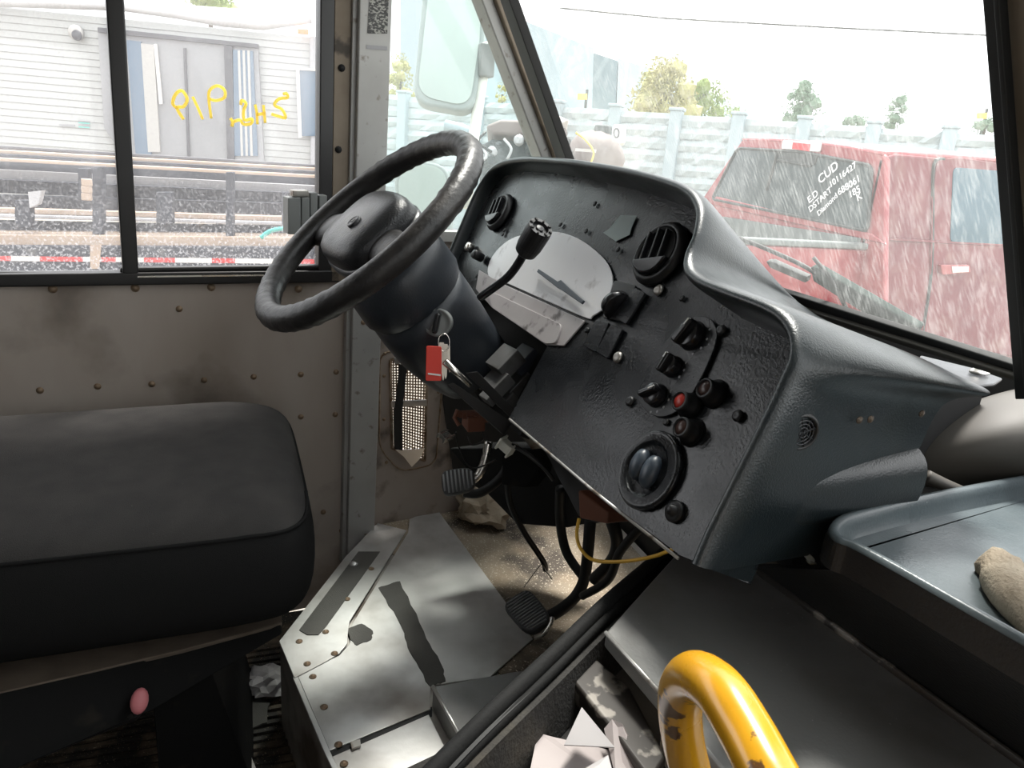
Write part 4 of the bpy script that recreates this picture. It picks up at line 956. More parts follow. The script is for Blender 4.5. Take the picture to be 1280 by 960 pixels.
# console wall and tray
ZT = .805
ty = thing('console_tray', V((-.3, .6, .62)), 'raised dark tray with a rounded rim right of the dashboard', 'tray')
TC = hz(1046, 655, ZT); TN = (hz(1280, 797, ZT)-hz(1068, 678, ZT)).normalized(); TL = (hz(1280, 596, ZT)-hz(1060, 640, ZT)).normalized()
p_a = hz(1280, 797, ZT)+TN*.2; p_b = hz(1040, 662, ZT); p_c = hz(1290, 593, ZT)+TL*.1
corner = [p_a, hz(1062, 697, ZT), hz(1046, 680, ZT), hz(1040, 660, ZT), hz(1052, 645, ZT), hz(1085, 635, ZT), p_c]
rimc = smooth_path([p_a, hz(1200, 751, ZT), hz(1120, 706, ZT), hz(1068, 678, ZT), hz(1048, 670, ZT), hz(1040, 658, ZT), hz(1050, 645, ZT), hz(1080, 635, ZT), hz(1180, 612, ZT), p_c], 5)
m_ = len(rimc)
cen = V((-.2, .9, ZT))
def inw(i):
    t = (rimc[min(i+1, m_-1)]-rimc[max(i-1, 0)]).normalized(); q = UP.cross(t)
    return q if q.dot(V((-.15, .85, ZT))-rimc[i]) > 0 else -q
IN = [inw(i) for i in range(m_)]
rows = []
for off, dz_ in [(-.003, -.026), (-.003, -.015), (-.003, -.006), (-.001, -.001), (.004, .0), (.008, -.003), (.010, -.010), (.014, -.022), (.020, -.0265)]:
    rows.append([rimc[i]+IN[i]*off+UP*dz_ for i in range(m_)])
b = B().loft(rows); tr_ = obj('rim', b, M['tray'], ty, smooth=True)
fl_ = [rimc[i]+IN[i]*.012-UP*.0265 for i in range(m_)]
b = B(); b.face(fl_+[V((p_c.x+.9, p_c.y, ZT-.027)), V((p_a.x+.3, p_a.y+.0, ZT-.027))]); obj('tray_floor', b, M['tray'], ty, solid=.004)
obj('floor_bead', B().tube([rimc[i]+IN[i]*.034-UP*.0265 for i in range(24, m_)], .0032, 8), M['tray'], ty, smooth=True)
# black wall under the tray, leaning back down to the engine cover
low_ = [hz(940, 700, ZE), hz(1290, 950, ZE)+TN*.2]
top_ = [rimc[i]+IN[i]*.010-UP*.058 for i in (0, 5, 10, 15, 18, 22, 26, 30)]
obj('side_lip', B().loft([[rimc[i]-UP*.005+IN[i]*-.004 for i in range(m_)], [rimc[i]-UP*.034+IN[i]*-.005 for i in range(m_)], [rimc[i]-UP*.034+IN[i]*.02 for i in range(m_)]]), M['trayblack'], ty, smooth=False)
b = B(); n_ = 12
r1 = [rimc[0].lerp(rimc[20], i/n_)*1.0 for i in range(n_+1)]
r1 = [V((p.x, p.y+.012, ZT-.034)) for p in r1]; s0 = hz(1290, 952, ZE)+TN*.2; s1_ = hz(940, 702, ZE)
r2 = [s0.lerp(s1_, i/n_)-UP*.002 for i in range(n_+1)]
b.loft([r1, r2]); cw_ = obj('console_wall', b, M['trayblack'], ty, solid=.006)
for x, y, t in [(1014, 700, .8), (1054, 738, .7), (1094, 738, .72), (1176, 790, .5), (1012, 695, .9)]:
    d = ray(x, y); a0 = s0.lerp(s1_, .5); nn_ = (s1_-s0).cross(r1[6]-r2[6]).normalized()
    if nn_.dot(CAM-a0) < 0: nn_ = -nn_
    rivet(hit(x, y, a0+nn_*.001, nn_), nn_, ty, .005, 'rail', 'screw')
# rag on the tray
rg_ = B().tube(smooth_path([hz(1248, 706, ZT-.012), hz(1256, 722, ZT-.010), hz(1278, 752, ZT-.010), hz(1320, 795, ZT-.010), hz(1340, 850, ZT-.010)], 6), [.010]+[.017]*6+[.020]*18, 14, flat=1.1)
for v_ in rg_.bm.verts: v_.co += V((noise.noise(v_.co*60), noise.noise(v_.co*60+V((9, 0, 0))), noise.noise(v_.co*60+V((0, 9, 0)))))*.004
o = obj('cloth_rag', rg_, M['rag'], smooth=True); tag(o, 'dirty beige terry rag lying in the dark tray', 'rag')
# cowl bulge and things in the gap
b = B(); rows = []
c_ = at(1300, 560, 1.05)
for i in range(13):
    u = i/12; rr_ = []
    for j in range(13):
        v_ = j/12
        x = 1140+230*u; top = 478+ (1-math.sin(min(1, u*1.3)*math.pi/2))*55; bot = 625-10*u
        y = top+(bot-top)*v_
        d = .97-.12*math.sin(v_*math.pi*.8+.35)*math.sin(min(1, .25+u)*math.pi/2)
        rr_.append(at(x, y, d))
    rows.append(rr_)
o = obj('cowl_duct', B().loft(rows), M['bulge'], smooth=True, solid=.01, sub=1); struct(o); o.name = 'trim_5'
o = obj('white_card', B().prism([hz(1078, 619, ZT-.03), hz(1128, 613, ZT-.03), hz(1105, 632, ZT-.03)], UP*.001), M['paper']); tag(o, 'small white card corner poking out between dashboard and tray', 'paper')
obj('gap_shelf', B().prism([hz(1040, 660, ZT-.06), hz(1130, 590, ZT-.04), hz(1300, 600, ZT-.04), hz(1290, 700, ZT-.06)], -UP*.01), M['carpet'], ty)
cable('cowl_pipe', [(1158, 595, .86), (1180, 606, .86), (1205, 617, .86)], .008, 'bulge', 'short dusty pipe at the foot of the cowl behind the tray', 'pipe')

# ------------------------------------------------------------------ yellow grab rail in the foreground
ga, gb = at(1015, 1060, .37), at(890, 1080, .60)
gp = smooth_path([V((ga.x+.03, ga.y-.01, .525)), V((ga.x+.028, ga.y-.01, ga.z-.10)), ga, at(970, 985, .39), at(933, 915, .42), at(900, 864, .45), at(868, 845, .49), at(851, 868, .53), at(853, 920, .56), at(868, 985, .58), gb, V((gb.x+.01, gb.y, .525))], 8)
o = obj('grab_rail', B().tube(gp, .0165, 24), M['yellow'], smooth=True); tag(o, 'glossy yellow bent-tube grab rail with chipped paint in the foreground', 'grab rail')

# ------------------------------------------------------------------ outside: mirrors
mr = thing('wing_mirror', at(600, 160, 2.3), 'large rectangular door mirror in a pale shell outside the wing window', 'mirror')
MD = 2.3
def slab(px, d, th, name, m, par, bev=.01, back=FW):
    return obj(name, B().prism(bez_round([at(x, y, d) for x, y in px], .06, 6), back*th), M[m], par, bevel=bev)
slab([(530, -30), (602, -8), (607, 40), (592, 142), (515, 128)], MD, .06, 'shell', 'mirrorshell', mr, .012)
slab([(537, -22), (598, -2), (601, 40), (587, 134), (521, 119)], MD-.004, .004, 'mirror_glass', 'mirrorface', mr, .001)
obj('arm', B().tube([at(612, 55, 2.33), at(604, 90, 2.33), at(592, 172, 2.33), at(583, 260, 2.33)], .018, 10), M['whitepaint'], mr, smooth=True)
obj('clamp', B().box(at(607, 76, 2.31), .05, .05, .10), M['greyplastic'], mr, bevel=.006)
m2_ = thing('wing_mirror', at(540, 300, 2.25), 'lower round-topped door mirror seen through the steering wheel', 'mirror')
slab([(492, 218), (515, 198), (562, 206), (566, 300), (500, 310)], 2.25, .05, 'shell', 'mirrorshell', m2_, .01)
obj('mirror_bracket', B().tube([at(560, 230, 2.29), at(588, 225, 2.33)], .012, 8), M['whitepaint'], m2_, smooth=True)
slab([(497, 222), (517, 203), (557, 210), (560, 296), (504, 305)], 2.246, .004, 'mirror_glass', 'mirrorface', m2_, .001)

# wiper on the windshield
wp_ = thing('windshield_wiper', WS(1040, 360, -.03), 'black windshield wiper with a broad grey arm outside the glass', 'wiper')
G = lambda x, y, o_=-.035: WS(x, y, o_)
obj('wiper_arm', B().prism([G(1012, 334), G(1022, 336), G(1148, 410), G(1140, 420), G(1085, 396), G(1016, 352)], -WSN*.012), M['wiper'], wp_, bevel=.003)
obj('wiper_blade', B().tube(smooth_path([G(925, 298), G(960, 312), G(1000, 330), G(1020, 342)], 5), .0035, 8), M['rubber'], wp_, smooth=True)
obj('cross_link', B().tube([G(1017, 322, -.03), G(1036, 345, -.03), G(1048, 366, -.03), G(1058, 386, -.03)], .003, 8), M['rubber'], wp_, smooth=True)
obj('blade_holder', B().prism([G(957, 327), G(963, 327), G(1008, 347), (G(1006, 354)), G(962, 335)], -WSN*.010), M['trucktrim'], wp_, bevel=.002)

# ------------------------------------------------------------------ pickup truck
tk = thing('pickup_truck', V((-5, 4.5, -.68)), 'dusty red pickup truck with writing on its rear window, ahead of the windshield', 'pickup truck')
YR = 4.25; XS = -4.19
def TR(x, y, o_=0): return hit(x, y, (0, YR-o_, 0), YA)
def TS(x, y, o_=0): return hit(x, y, (XS+o_, 0, 0), XA)
dn = -.68
# cab rear wall frame (around the glass), with a sloping rear
rp = [(928, 172), (1000, 174), (1060, 181), (1110, 192), (1113, 330), (1000, 300), (868, 262)]
rear = [TR(x, y) for x, y in rp]
b = B(); b.prism([TR(928, 173), TR(1000, 175), TR(1060, 182), TR(1104, 192), TR(1108, 200), TR(1106, 312), TR(1106, 470), TR(820, 400), TR(868, 262)], (0, .05, 0))
obj('cab_rear', b, M['truckred'], tk, bevel=.02)
gl2 = [TR(x, y, .01) for x, y in [(922, 185), (1003, 190), (1091, 207), (1085, 289), (985, 268), (890, 249)]]
rg2 = obj('rear_window', B().prism(bez_round(gl2, .06), (0, .01, 0)), M['truckglass'], tk, bevel=.002)
obj('window_seal', B().tube(bez_round([p+V((0, -.004, 0)) for p in gl2], .06), .012, 6, closed=True), M['trucktrim'], rg2, smooth=True)
obj('slider_frame', B().tube([TR(972, 190, .02), TR(958, 238, .02)], .012, 6), M['trucktrim'], rg2)
obj('slider_frame', B().tube([TR(972, 200, .02), TR(1014, 207, .02)], .012, 6), M['trucktrim'], rg2)
obj('slider_frame', B().prism([TR(975, 190, .02), TR(1022, 193, .02), TR(1018, 206, .02), TR(972, 200, .02)], (0, .01, 0)), M['trucktrim'], rg2)
# reflection-like lower dark tint band is the bed wall seen through the glass
obj('header_rail', B().prism([TR(895, 245, .015), TR(1090, 292, .015), TR(1108, 306, .015), TR(886, 255, .015)], (0, .02, 0)), M['truckred'], tk, bevel=.01)
hl = obj('high_brake_lamp', B().prism(bez_round([TR(978, 175, .02), TR(1026, 178, .02), TR(1024, 190, .02), TR(976, 186, .02)], .02), (0, .02, 0)), M['lampclear'], tk, bevel=.006)
obj('lamp_red', B().prism([TR(991, 178, .028), TR(1012, 180, .028), TR(1011, 189, .028), TR(990, 186, .028)], (0, .01, 0)), M['lamp'], hl)
# roof
tl, tr2 = TR(928, 173), TR(1104, 191)
rows = []
for i in range(9):
    t = i/8; y_ = YR+2.6*t; lift = .07*math.sin(t*math.pi*.9)
    row = []
    for j in range(9):
        s_ = j/8; p = tl.lerp(tr2, s_); row.append(V((p.x, y_, p.z+.03*math.sin(s_*math.pi)+lift*.6)))
    rows.append(row)
obj('roof', B().loft(rows), M['truckred'], tk, smooth=True, solid=.03)
# side: upper body, pillars, lower doors
ztop = tr2.z
def SS(y_, z_, o_=0): return V((XS+o_, y_, z_))
zbelt = TS(1200, 303).z
sd_pts = [SS(YR, ztop-.03), SS(YR+.1, ztop-.0), SS(YR+3.0, ztop+.03), SS(YR+3.0, dn+.35), SS(YR, dn+.35)]
obj('cab_side', B().prism(sd_pts, (-.06, 0, 0)), M['truckside'], tk, bevel=.02)
dr = obj('rear_door', B().prism(bez_round([TS(1172, 199, .012), TS(1200, 197, .012), SS(YR+2.2, ztop-.02, .012), SS(YR+2.2, dn+.5, .012), TS(1150, 425, .012), TS(1163, 370, .012), TS(1165, 250, .012)], .05, 3), (-.02, 0, 0)), M['truckside'], tk, bevel=.006)
obj('door_gap', B().tube(smooth_path([TS(1180, 199, .004), TS(1167, 206, .004), TS(1166, 270, .004), TS(1164, 340, .004), TS(1155, 405, .004), TS(1150, 430, .004)], 4), .012, 6), M['trucktrim'], tk)
obj('side_window', B().prism(bez_round([TS(1192, 209, .018), SS(YR+2.1, TS(1192, 209).z+.02, .018), SS(YR+2.1, TS(1188, 303).z, .018), TS(1188, 303, .018)], .05), (-.02, 0, 0)), M['sideglass'], dr, bevel=.004)
hd_ = obj('door_handle', B().prism(bez_round([TS(1176, 331, .05), TS(1212, 331, .05), TS(1214, 341, .05), TS(1178, 344, .05)], .02), (-.04, 0, 0)), M['truckred'], dr, bevel=.01)
obj('chrome_insert', B().prism([TS(1190, 333, .054), TS(1211, 333, .054), TS(1211, 340, .054), TS(1191, 341, .054)], (-.01, 0, 0)), M['chrome'], hd_ if 0 else dr)
# bed side and rail
rl0, rl1 = TS(1104, 309), TS(900, 292)
obj('bed_side', B().prism([SS(rl0.y, rl0.z-.02), SS(rl0.y-2.1, rl0.z-.02), SS(rl0.y-2.1, dn+.4), SS(rl0.y, dn+.4)], (-.06, 0, 0)), M['truckred'], tk, bevel=.02)
obj('bed_rail', B().box(V((XS-.03, rl0.y-1.05, rl0.z)), .10, 2.1, .045), M['rail'], tk, bevel=.012)
obj('bed_rail', B().box(V((XS-1.75, rl0.y-1.05, rl0.z)), .10, 2.1, .045), M['rail'], tk, bevel=.012)
obj('bed_floor', B().box(V((XS-.9, rl0.y-1.05, rl0.z-.42)), 1.7, 2.1, .03), M['trucktrim'], tk)
obj('bed_front', B().box(V((XS-.9, YR-.03, rl0.z-.12)), 1.7, .03, .35), M['rail'], tk)
for yy in (YR-1.3, YR+3.1):
    for s in (0, -1.6):
        wh = obj('wheel', B().lathe([(.20, -.12), (.36, -.12), (.39, -.08), (.39, .08), (.36, .12), (.20, .12)], V((XS-.12+s, yy, dn+.39)), XA, 32), M['rubber'], tk, smooth=True)
obj('front_body', B().prism([SS(YR+3.0, dn+.35), SS(YR+4.2, dn+.35), SS(YR+4.2, zbelt-.2), SS(YR+3.0, zbelt)], (-1.75, 0, 0)), M['truckred'], tk, bevel=.04)
obj('side_crease', B().tube([TS(1110, 299, .01), SS(YR+3, TS(1110, 299).z+.0, .01)], .012, 6), M['truckside'], tk)
# writing on the rear glass
def text_mesh(s, size, org, ax, ay, m, par, name='lettering', ext=.001, mirror=False):
    cu_ = bpy.data.curves.new('t', 'FONT'); cu_.body = s; cu_.size = size; cu_.extrude = ext; cu_.align_x = 'CENTER'; cu_.align_y = 'CENTER'; cu_.offset = size*.008
    to = bpy.data.objects.new('t', cu_); COL.objects.link(to)
    dg = bpy.context.evaluated_depsgraph_get(); me = bpy.data.meshes.new_from_object(to.evaluated_get(dg)); bpy.data.objects.remove(to); bpy.data.curves.remove(cu_)
    az_ = ax.cross(ay)
    mt = Matrix(((ax.x, ay.x, az_.x, 0), (ax.y, ay.y, az_.y, 0), (ax.z, ay.z, az_.z, 0), (0, 0, 0, 1)))
    me.transform(mt); me.materials.clear(); me.materials.append(m)
    o_ = bpy.data.objects.new(name, me); COL.objects.link(o_); o_.parent = par; o_.location = V(org)-world_loc(par); return o_
for s, x, y, sz, rot in [('CUD', 1035, 216, .10, 38), ('10116427', 1053, 219, .07, 36), ('688061', 1061, 232, .075, 32), ('185', 1068, 240, .075, 32), ('K', 1074, 246, .08, 32), ('E.D', 1016, 246, .08, 40), ('DSTART', 1025, 250, .072, 42), ('Diamond', 1034, 256, .062, 45)]:
    a = math.radians(rot); p = TR(x, y, .03)
    text_mesh(s, sz, p, V((math.cos(a), 0, math.sin(a))), V((-math.sin(a), 0, math.cos(a))), M['chalk'], rg2)

# ------------------------------------------------------------------ fence
fa, fb_ = at(770, 137, 16.3), at(1191, 165, 13.7); fdir = V((fb_.x-fa.x, fb_.y-fa.y, 0)).normalized(); fn_ = fdir.cross(UP)
if fn_.dot(CAM-fa) < 0: fn_ = -fn_
fen = thing('boundary_fence', V((fa.x, fa.y, dn)), 'pale blue precast block wall with square posts across the yard', 'fence')
px_posts = [415, 506, 600, 700-3, 770, 846, 924, 1007, 1095, 1191, 1290, 1400]
pp = []
for x in px_posts:
    q = hit(x, 150, fa, fn_); q.z = 0; pp.append(q)
def ftop(p):
    t = (p-V((fa.x, fa.y, 0))).dot(fdir)/((V((fb_.x, fb_.y, 0))-V((fa.x, fa.y, 0))).dot(fdir)); return fa.z+(fb_.z-fa.z)*t
for p in pp:
    zt_ = ftop(p)+.05
    po = obj('fence_post', B().box(V((p.x, p.y, (dn+zt_)/2))+fn_*.06, .26, .26, zt_-dn, fdir, fn_, UP), M['fencepost'], fen, bevel=.02)
    obj('post_cap', B().box(V((p.x, p.y, zt_+.03))+fn_*.06, .32, .32, .07, fdir, fn_, UP), M['fencepost'], po, bevel=.02)
NR = 12
for a, c in zip(pp, pp[1:]):
    L_ = (c-a).length
    for r_ in range(NR):
        zt_ = ftop(a.lerp(c, .5)); z0 = dn+(zt_-dn)*r_/NR; z1 = dn+(zt_-dn)*(r_+1)/NR
        if z1 < -.1: 
            if r_ > 0: continue
            z1 = dn+(zt_-dn)*math.ceil((-.1-dn)/(zt_-dn)*NR)/NR
        mid = a.lerp(c, .5)+fn_*RND.uniform(-.02, .03); mid.z = (z0+z1)/2
        b = B(); nseg = 10; rw0 = []
        for zz, oo in ((z0+.012, 0), ((z0+z1)/2, .05), (z1-.012, 0)):
            rw0.append([a.lerp(c, i/nseg)*1+V((0, 0, zz))+fn_*(RND.uniform(-.02, .05)+oo) for i in range(nseg+1)])
        b.loft(rw0); obj('fence_block', b, M['fence'], fen)
b = B(); b.prism([pp[0]+V((0, 0, dn)), pp[-1]+V((0, 0, dn)), V((pp[-1].x, pp[-1].y, ftop(pp[-1])-.02)), V((pp[0].x, pp[0].y, ftop(pp[0])-.02))], -fn_*.1); obj('backing', b, M['fence'], fen)
# meter box with a zero on it
sb = thing('meter_box', at(775, 167, 12), 'small white box marked 0 in front of the pale fence', 'box')
obj('box', B().prism(bez_round([at(767, 155, 12), at(783, 156, 12), at(782, 179, 12), at(766, 178, 12)], .04), FW*.15), M['tapewhite'], sb, bevel=.02)
text_mesh('0', .24, at(770.5, 167, 11.97), CR, CU, M['rvdark'], sb)

# ------------------------------------------------------------------ building and trees behind
bd_ = thing('warehouse', at(800, 120, 45), 'long pale grey-blue warehouse behind the fence, with a dark recessed bay', 'building')
def bpoly(px, th, name, m, par=bd_):
    pts = [at(x, y, d) for x, y, d in px]; return obj(name, B().prism(pts, FW*th), M[m], par)
bpoly([(500, -60, 34), (640, 20, 38), (742, 60, 42), (740, 145, 42), (500, 140, 34)], 2, 'wall', 'bldg')
bpoly([(500, -60, 33.8), (520, -53, 34.2), (520, 140, 34.2), (500, 140, 33.8)], .3, 'dark_panel', 'bldggrey')
bpoly([(520, -53, 34.2), (560, -40, 35.5), (560, 140, 35.5), (520, 140, 34.2)], .3, 'dark_panel', 'bldggrey')
bpoly([(742, 66, 43), (772, 76, 44), (769, 150, 44), (737, 150, 43)], 1, 'dark_bay', 'bldgdark')
bpoly([(773, 73, 44), (850, 98, 52), (945, 142, 62), (945, 160, 62), (770, 150, 44)], 2, 'wall', 'bldg')
def tree(name, cx, cy, d, wpx, hpx, m, label, n_=14, trunk=True, seed=1):
    rnd = random.Random(seed); base = at(cx, cy+hpx/2, d); t = thing(name, V((base.x, base.y, dn)), label, 'tree', 'trees around the yard')
    s = d/F
    b = B()
    for i in range(n_):
        a = rnd.uniform(0, 6.28); r_ = rnd.uniform(0, 1)**.6; yy = rnd.uniform(-.5, .5)
        ww = (1-abs(yy)*1.1)*.5 if yy < 0 else .5
        c = at(cx+math.cos(a)*wpx*ww*r_, cy+yy*hpx, d)+FW*rnd.uniform(-.4, .4)*wpx*s
        b.blob(c, rnd.uniform(.11, .2)*wpx*s, 2, .55, 4.0)
    # loose leaves around the crown
    for i in range(n_*60):
        a = rnd.uniform(0, 6.28); r_ = rnd.uniform(.3, 1.1); yy = rnd.uniform(-.58, .5); ww = (1-abs(yy)*1.0)*.55 if yy < 0 else .5
        c = at(cx+math.cos(a)*wpx*ww*r_, cy+yy*hpx, d)+FW*rnd.uniform(-.5, .5)*wpx*s
        q = V((rnd.uniform(-1, 1), rnd.uniform(-1, 1), rnd.uniform(-1, 1))).normalized(); e = q.orthogonal(); k_ = .05*wpx*s
        b.face([c-q*k_, c+e*k_*.6, c+q*k_])
    o_ = obj('foliage', b, m if not isinstance(m, str) else M[m], t); o_['kind'] = 'stuff'
    obj('trunk', B().tube([V((base.x, base.y, dn)), at(cx, cy, d)], [.02*wpx*s+.05, .01*wpx*s+.03], 8), M['bark'], t)
tree('leafy_tree', 826, 122, 22, 74, 62, 'leafy', 'big yellow-green tree over the middle of the pale fence', 26, seed=3)
tree('leafy_tree', 878, 134, 23, 60, 36, 'leaf', 'lower green tree right of the big yellow-green one', 16, seed=4)
tree('leafy_tree', 1003, 132, 24, 42, 40, 'leafdark', 'larger grey-green tree above the fence over the left part of the pickup roof', 14, seed=5)
tree('leafy_tree', 1121, 141, 24, 30, 34, 'leafdark', 'small grey-green tree above the fence over the pickup rear door', 12, seed=6)
tree('leafy_tree', 920, 142, 24, 20, 14, 'leaf', 'tiny round bush top just above the fence', 6, seed=8)
tree('leafy_tree', 1068, 153, 24, 30, 8, 'leafdark', 'low dark bush top between the two small grey-green trees', 6, seed=9)
tree('leafy_tree', 1232, 158, 24, 34, 12, 'leafdark', 'bush top behind the centre post of the windshield', 6, seed=10)
tree('leafy_tree', 501, 98, 21, 34, 46, 'leafy', 'autumn tree seen left of the large door mirror', 14, seed=11)
tree('leafy_tree', 628, 118, 21, 18, 26, 'leafy', 'sparse tree top between mirror arm and pillar', 6, seed=12)
tree('leafy_tree', 262, 2, 14, 60, 10, 'leaf', 'tree top peeking over the trailer home roof', 10, seed=13)
o = obj('power_line', B().tube([at(700, 10, 30), at(834, 23, 30), at(1030, 34, 30), at(1232, 44, 30), at(1500, 62, 30)], .035, 6), M['wire']); tag(o, 'thin dark overhead power line crossing the white sky', 'cable')
o = obj('light_pole', B().tube([V((at(781, 140, 28).x, at(781, 140, 28).y, dn)), at(785, 66, 28)], .05, 8), M['fencepost'], smooth=True); tag(o, 'thin pale pole behind the fence left of the big tree', 'pole')
for (x, y, d, lb) in [(728, 120, 25, 'yellow sign above the fence in front of the dark bay'), (1228, 144, 25, 'small yellow sign at the right end above the fence')]:
    t = thing('yellow_sign', V((at(x, y, d).x, at(x, y, d).y, dn)), lb, 'sign')
    obj('sign_board', B().prism([at(x-6, y-3, d), at(x+6, y-3, d), at(x+6, y+4, d), at(x-6, y+4, d)], FW*.05), M['signyellow'], t)
    obj('sign_post', B().tube([V((at(x+5, y, d).x, at(x+5, y, d).y, dn)), at(x+6, y-8, d+.1)], .05, 6), M['trucktrim'], t)

# dismantled machine behind the wing window
mc = thing('stripped_truck', at(640, 200, 9), 'stripped dark truck chassis with a brown hood beyond the wing window', 'vehicle')
obj('hood', B().prism([at(x, y, 9) for x, y in [(606, 156), (625, 148), (700, 150), (712, 165), (704, 172), (614, 168)]], FW*1.0), M['hood'], mc, bevel=.05)
obj('hood_top', B().prism([at(x, y, 8.8) for x, y in [(655, 152), (690, 140), (712, 150), (690, 160)]], FW*.5), M['tapewhite'], mc, bevel=.02)
obj('chassis', B().prism([at(x, y, 9.2) for x, y in [(598, 182), (625, 168), (706, 166), (720, 200), (700, 260), (600, 260)]], FW*1.2), M['machine'], mc, bevel=.04)
for i in range(16):
    x, y = RND.uniform(600, 712), RND.uniform(165, 225)
    obj('engine_part', B().blob(at(x, y, 9.0), RND.uniform(.04, .10), 2, .3, 2), M['machine' if i % 3 else 'palesteel'], mc)
for i in range(8):
    x, y = RND.uniform(600, 700), RND.uniform(165, 200)
    obj('engine_hose', B().tube(smooth_path([at(x, y, 8.9), at(x+RND.uniform(-14, 14), y+12, 8.85), at(x+RND.uniform(-20, 20), y+25, 8.9)], 4), .018, 6), M['palesteel' if i % 2 else 'wire'], mc, smooth=True)
o = obj('exhaust_pipe', B().tube([at(556, 157, 8.8), at(575, 161, 8.8), at(590, 168, 8.8)], .07, 10), M['fencepost'], mc, smooth=True)
eg = thing('engine_unit', at(740, 200, 10), 'rounded grimy engine lump with a yellow hose in front of the fence', 'engine')
obj('body', B().blob(at(744, 198, 10.5), .42, 3, .12, 1.5, (1.0, 1.0, .95)), M['hood'], eg, smooth=True)
obj('yellow_hose', B().tube(smooth_path([at(720, 166, 10.0), at(732, 175, 9.95), at(742, 190, 9.9), at(738, 205, 9.9)], 5), .015, 6), M['signyellow'], eg, smooth=True)
obj('air_filter', B().box(at(754, 163, 10.4), .22, .2, .14, fdir, fn_, UP), M['machine'], eg, bevel=.03)
obj('bracket', B().box(at(732, 188, 10.0), .3, .03, .04, fdir, fn_, UP), M['tapewhite'], eg)

# ------------------------------------------------------------------ trailer home (RV)
ra, rb = at(0, 100, 6.6), at(390, 110, 6.9); rdir = V((rb.x-ra.x, rb.y-ra.y, 0)).normalized(); rn = rdir.cross(UP)
if rn.dot(CAM-ra) < 0: rn = -rn
def RV_(x, y, o_=0): return hit(x, y, ra+rn*o_, rn)
rvt = thing('trailer_home', V((ra.x, ra.y, dn)), 'white ribbed-siding trailer home seen through the side window', 'trailer home')
rend = RV_(392, 100); r_start = RV_(-500, 100)
def RL(p, z): return V((p.x, p.y, z))
ztopR = RV_(200, 28).z; zbot = RV_(200, 193).z
obj('body', B().prism([RL(r_start, zbot-.5), RL(rend, zbot-.5), RL(rend, ztopR), RL(r_start, ztopR)], -rn*2.2), M['siding'], rvt)
nc = 19; hgt = (ztopR-zbot)/nc
me0 = None
for i in range(nc):
    z0 = zbot+i*hgt; a = RL(r_start, z0); c = RL(rend, z0)
    b = B(); b.loft([[a+rn*.012, c+rn*.012], [a+UP*hgt*.85+rn*.006, c+UP*hgt*.85+rn*.006], [a+UP*hgt+rn*.002, c+UP*hgt+rn*.002]]); b.face([a+rn*.012, c+rn*.012, c+rn*.002, a+rn*.002])
    obj('siding_board', b, M['siding'], rvt)
rm = []
for x, yt, yb in [(-500, -40, 2), (0, -10, 8), (150, 2, 12), (220, 8, 22), (280, 12, 33), (330, 16, 37), (362, 20, 32), (390, 8, 28)]: rm.append((RV_(x, yt, .08), RV_(x, yb, .10)))
b = B().loft([[a for a, c in rm], [a.lerp(c, .5)+rn*.05 for a, c in rm], [c for a, c in rm]]); obj('roof_membrane', b, M['rvroof'], rvt, smooth=True, solid=.02)
def rpoly(px, o_, th, name, m, par=rvt, bev=0): return obj(name, B().prism([RV_(x, y, o_) for x, y in px], -rn*th), M[m], par, bevel=bev)
so_ = rpoly([(122, 34), (158, 40), (322, 56), (330, 205), (185, 240), (130, 160)], .06, .04, 'slide_out', 'rvdoor')
rpoly([(122, 34), (322, 55), (322, 60), (122, 40)], .09, .05, 'door_header', 'rvdark', so_)
rpoly([(158, 50), (176, 52), (190, 200), (170, 200)], .08, .02, 'curtain', 'rvglass', so_)
rpoly([(176, 54), (192, 56), (200, 190), (185, 190)], .085, .03, 'door_leaf', 'rvpanel', so_)
rpoly([(192, 55), (196, 55), (203, 130), (199, 130)], .09, .02, 'door_edge', 'tapewhite', so_)
rpoly([(229, 60), (232, 60), (237, 195), (234, 195)], .08, .02, 'panel_seam', 'rvdark', so_)
rpoly([(280, 57), (290, 58), (293, 205), (284, 205)], .09, .03, 'post', 'rvdark', so_)
rpoly([(291, 62), (316, 64), (322, 195), (293, 195)], .08, .02, 'side_lite', 'rvglass', so_)
for xx in (297, 303, 309): rpoly([(xx, 63), (xx+3, 63), (xx+7, 195), (xx+4, 195)], .085, .01, 'blind_slat', 'rvpanel', so_)
wn2 = rpoly([(373, 86), (398, 88), (398, 170), (376, 170)], .07, .02, 'window', 'rvglass')
rpoly([(370, 84), (398, 86), (398, 89), (370, 87)], .09, .03, 'window_frame', 'tapewhite', wn2); rpoly([(370, 86), (374, 86), (377, 172), (373, 172)], .09, .03, 'window_frame', 'tapewhite', wn2)
obj('corner_trim', B().tube([RL(rend, zbot-.1)+rn*.03, RL(rend, ztopR)+rn*.03], .03, 8), M['palesteel'], rvt)
obj('vent_cap', B().lathe([(.065, 0), (.062, .03), (.05, .06), (0, .07)], RV_(96, 41, .02), rn, 20), M['rvpanel'], rvt, smooth=True)
obj('vent_hole', B().lathe([(.045, 0), (.04, .012), (0, .012)], RV_(96, 44, .085), rn, 16), M['rvdark'], rvt, smooth=True)
rpoly([(372, 36), (385, 37), (385, 43), (372, 42)], .13, .04, 'marker_light', 'orange', rvt)
rpoly([(74, 155), (93, 156), (93, 158.5), (74, 157.5)], .03, .005, 'badge', 'rvdoor'); 
for i in range(4): rpoly([(98, 150+i*2.6), (112, 151+i*2.6), (112, 152.4+i*2.6), (98, 151.4+i*2.6)], .03, .005, 'badge_stripe', 'teal' if i % 2 else 'rvdoor')

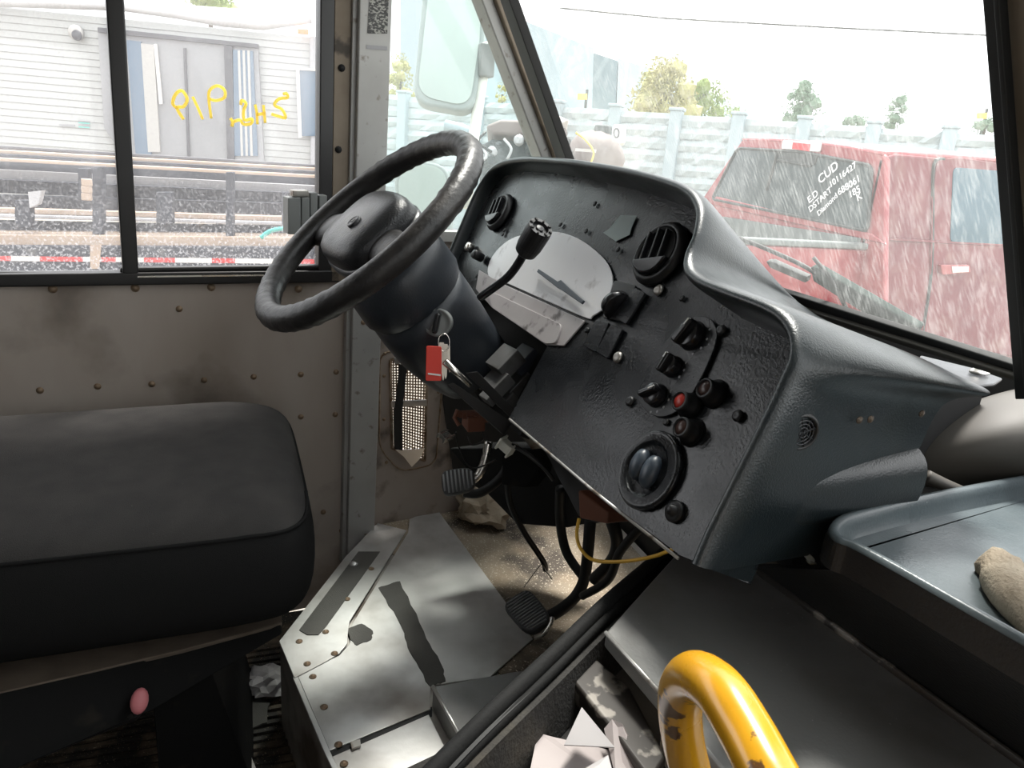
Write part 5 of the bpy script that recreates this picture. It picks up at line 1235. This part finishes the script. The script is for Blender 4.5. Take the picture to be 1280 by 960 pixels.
# ------------------------------------------------------------------ flatbed trailer
ta, tb = at(0, 322, 4.0), at(390, 330, 4.15); tdir = V((tb.x-ta.x, tb.y-ta.y, 0)).normalized(); tn = tdir.cross(UP)
if tn.dot(CAM-ta) < 0: tn = -tn
def FT(x, y, o_=0): return hit(x, y, ta+tn*o_, tn)
flt = thing('flatbed_trailer', V((ta.x, ta.y, dn)), 'dark steel flatbed trailer stack with wood beams and red-white tape outside', 'trailer')
def beam(y0, y1, h_, o_, th, m, name, x0=-260, x1=420, par=flt, bev=.006):
    a, c = FT(x0, y0+(y0-y1)*-x0/-400 if 0 else y0, o_), FT(x1, y1, o_)
    return obj(name, B().prism([a, c, c-UP*h_, a-UP*h_], -tn*th), M[m], par, bevel=bev)
def lin(yl, yr): # pixel rows at x=0 and x=400 -> at the beam ends
    s_ = (yr-yl)/400; return yl-260*s_, yl+420*s_
for yl, yr, h_, o_, th, m, nm in [(182, 206, .02, -.35, .05, 'rvdark', 'top_rail'), (187, 210, .022, -.3, .05, 'wood', 'top_beam'), (192, 214, .03, -.25, .05, 'trailer', 'top_rail'), (197, 219, .022, -.2, .05, 'wood', 'top_beam'),
                                (201, 222, .045, -.2, .05, 'trailer', 'side_beam'), (260, 272, .03, -.3, .08, 'wood', 'deck_beam'), (268, 279, .02, -.25, .08, 'palesteel', 'deck_beam'),
                                (211, 232, .07, -.5, .05, 'palesteel', 'far_panel'), (224, 242, .08, -.45, .05, 'trailer', 'far_beam'), (243, 255, .08, -.4, .05, 'trailer', 'far_beam'), (276, 284, .09, -.3, .08, 'trailer', 'lower_beam'),
                                (293, 297, .065, -.05, .25, 'wood', 'deck_edge'), (307, 309, .30, 0, .06, 'trailer', 'rub_rail')]:
    a, c = lin(yl, yr); beam(a, c, h_, o_, th, m, nm)
for x0, x1, y0, y1, o_ in [(97, 110, 210, 250, -.1), (115, 128, 208, 293, -.08), (18, 38, 250, 285, -.1), (282, 291, 215, 296, -.08), (195, 215, 240, 280, -.12), (352, 358, 240, 285, -.12), (-120, -100, 200, 290, -.08)]:
    obj('upright', B().prism([FT(x0, y0, o_), FT(x1, y0, o_), FT(x1, y1, o_), FT(x0, y1, o_)], -tn*.05), M['trailer'], flt, bevel=.005)
obj('chock', B().prism([FT(x, y, -.08) for x, y in [(35, 240), (52, 238), (48, 255), (37, 260)]], -tn*.04), M['palesteel'], flt)
for i in range(3): obj('tie_hook', B().box(FT(108.5, 228+i*9, -.02), .05, .03, .04, tdir, tn, UP), M['wood'], flt, bevel=.006)
xs = [-90, -30, 14, 50, 104, 127, 145, 180, 219, 265, 294, 345, 400]
for i, (x0, x1) in enumerate(zip(xs, xs[1:])):
    yl = 320+x0*.010; yr = 320+x1*.010
    obj('tape_segment', B().prism([FT(x0, yl, .004), FT(x1, yr, .004), FT(x1, yr+6, .004), FT(x0, yl+6, .004)], tn*.003), M['tapered' if i % 2 == 1 else 'tapewhite'], flt)
obj('strap', B().prism([FT(x, y, .01) for x, y in [(113, 306), (127, 306), (124, 336), (113, 336)]], tn*.003), M['wood'], flt)
cable('teal_hose', [(326, 297, 3.9), (338, 289, 3.9), (352, 286, 3.9), (364, 287, 3.9), (380, 292, 3.9)], .012, 'teal', 'teal hose arching over the trailer deck near the window latch', 'hose')
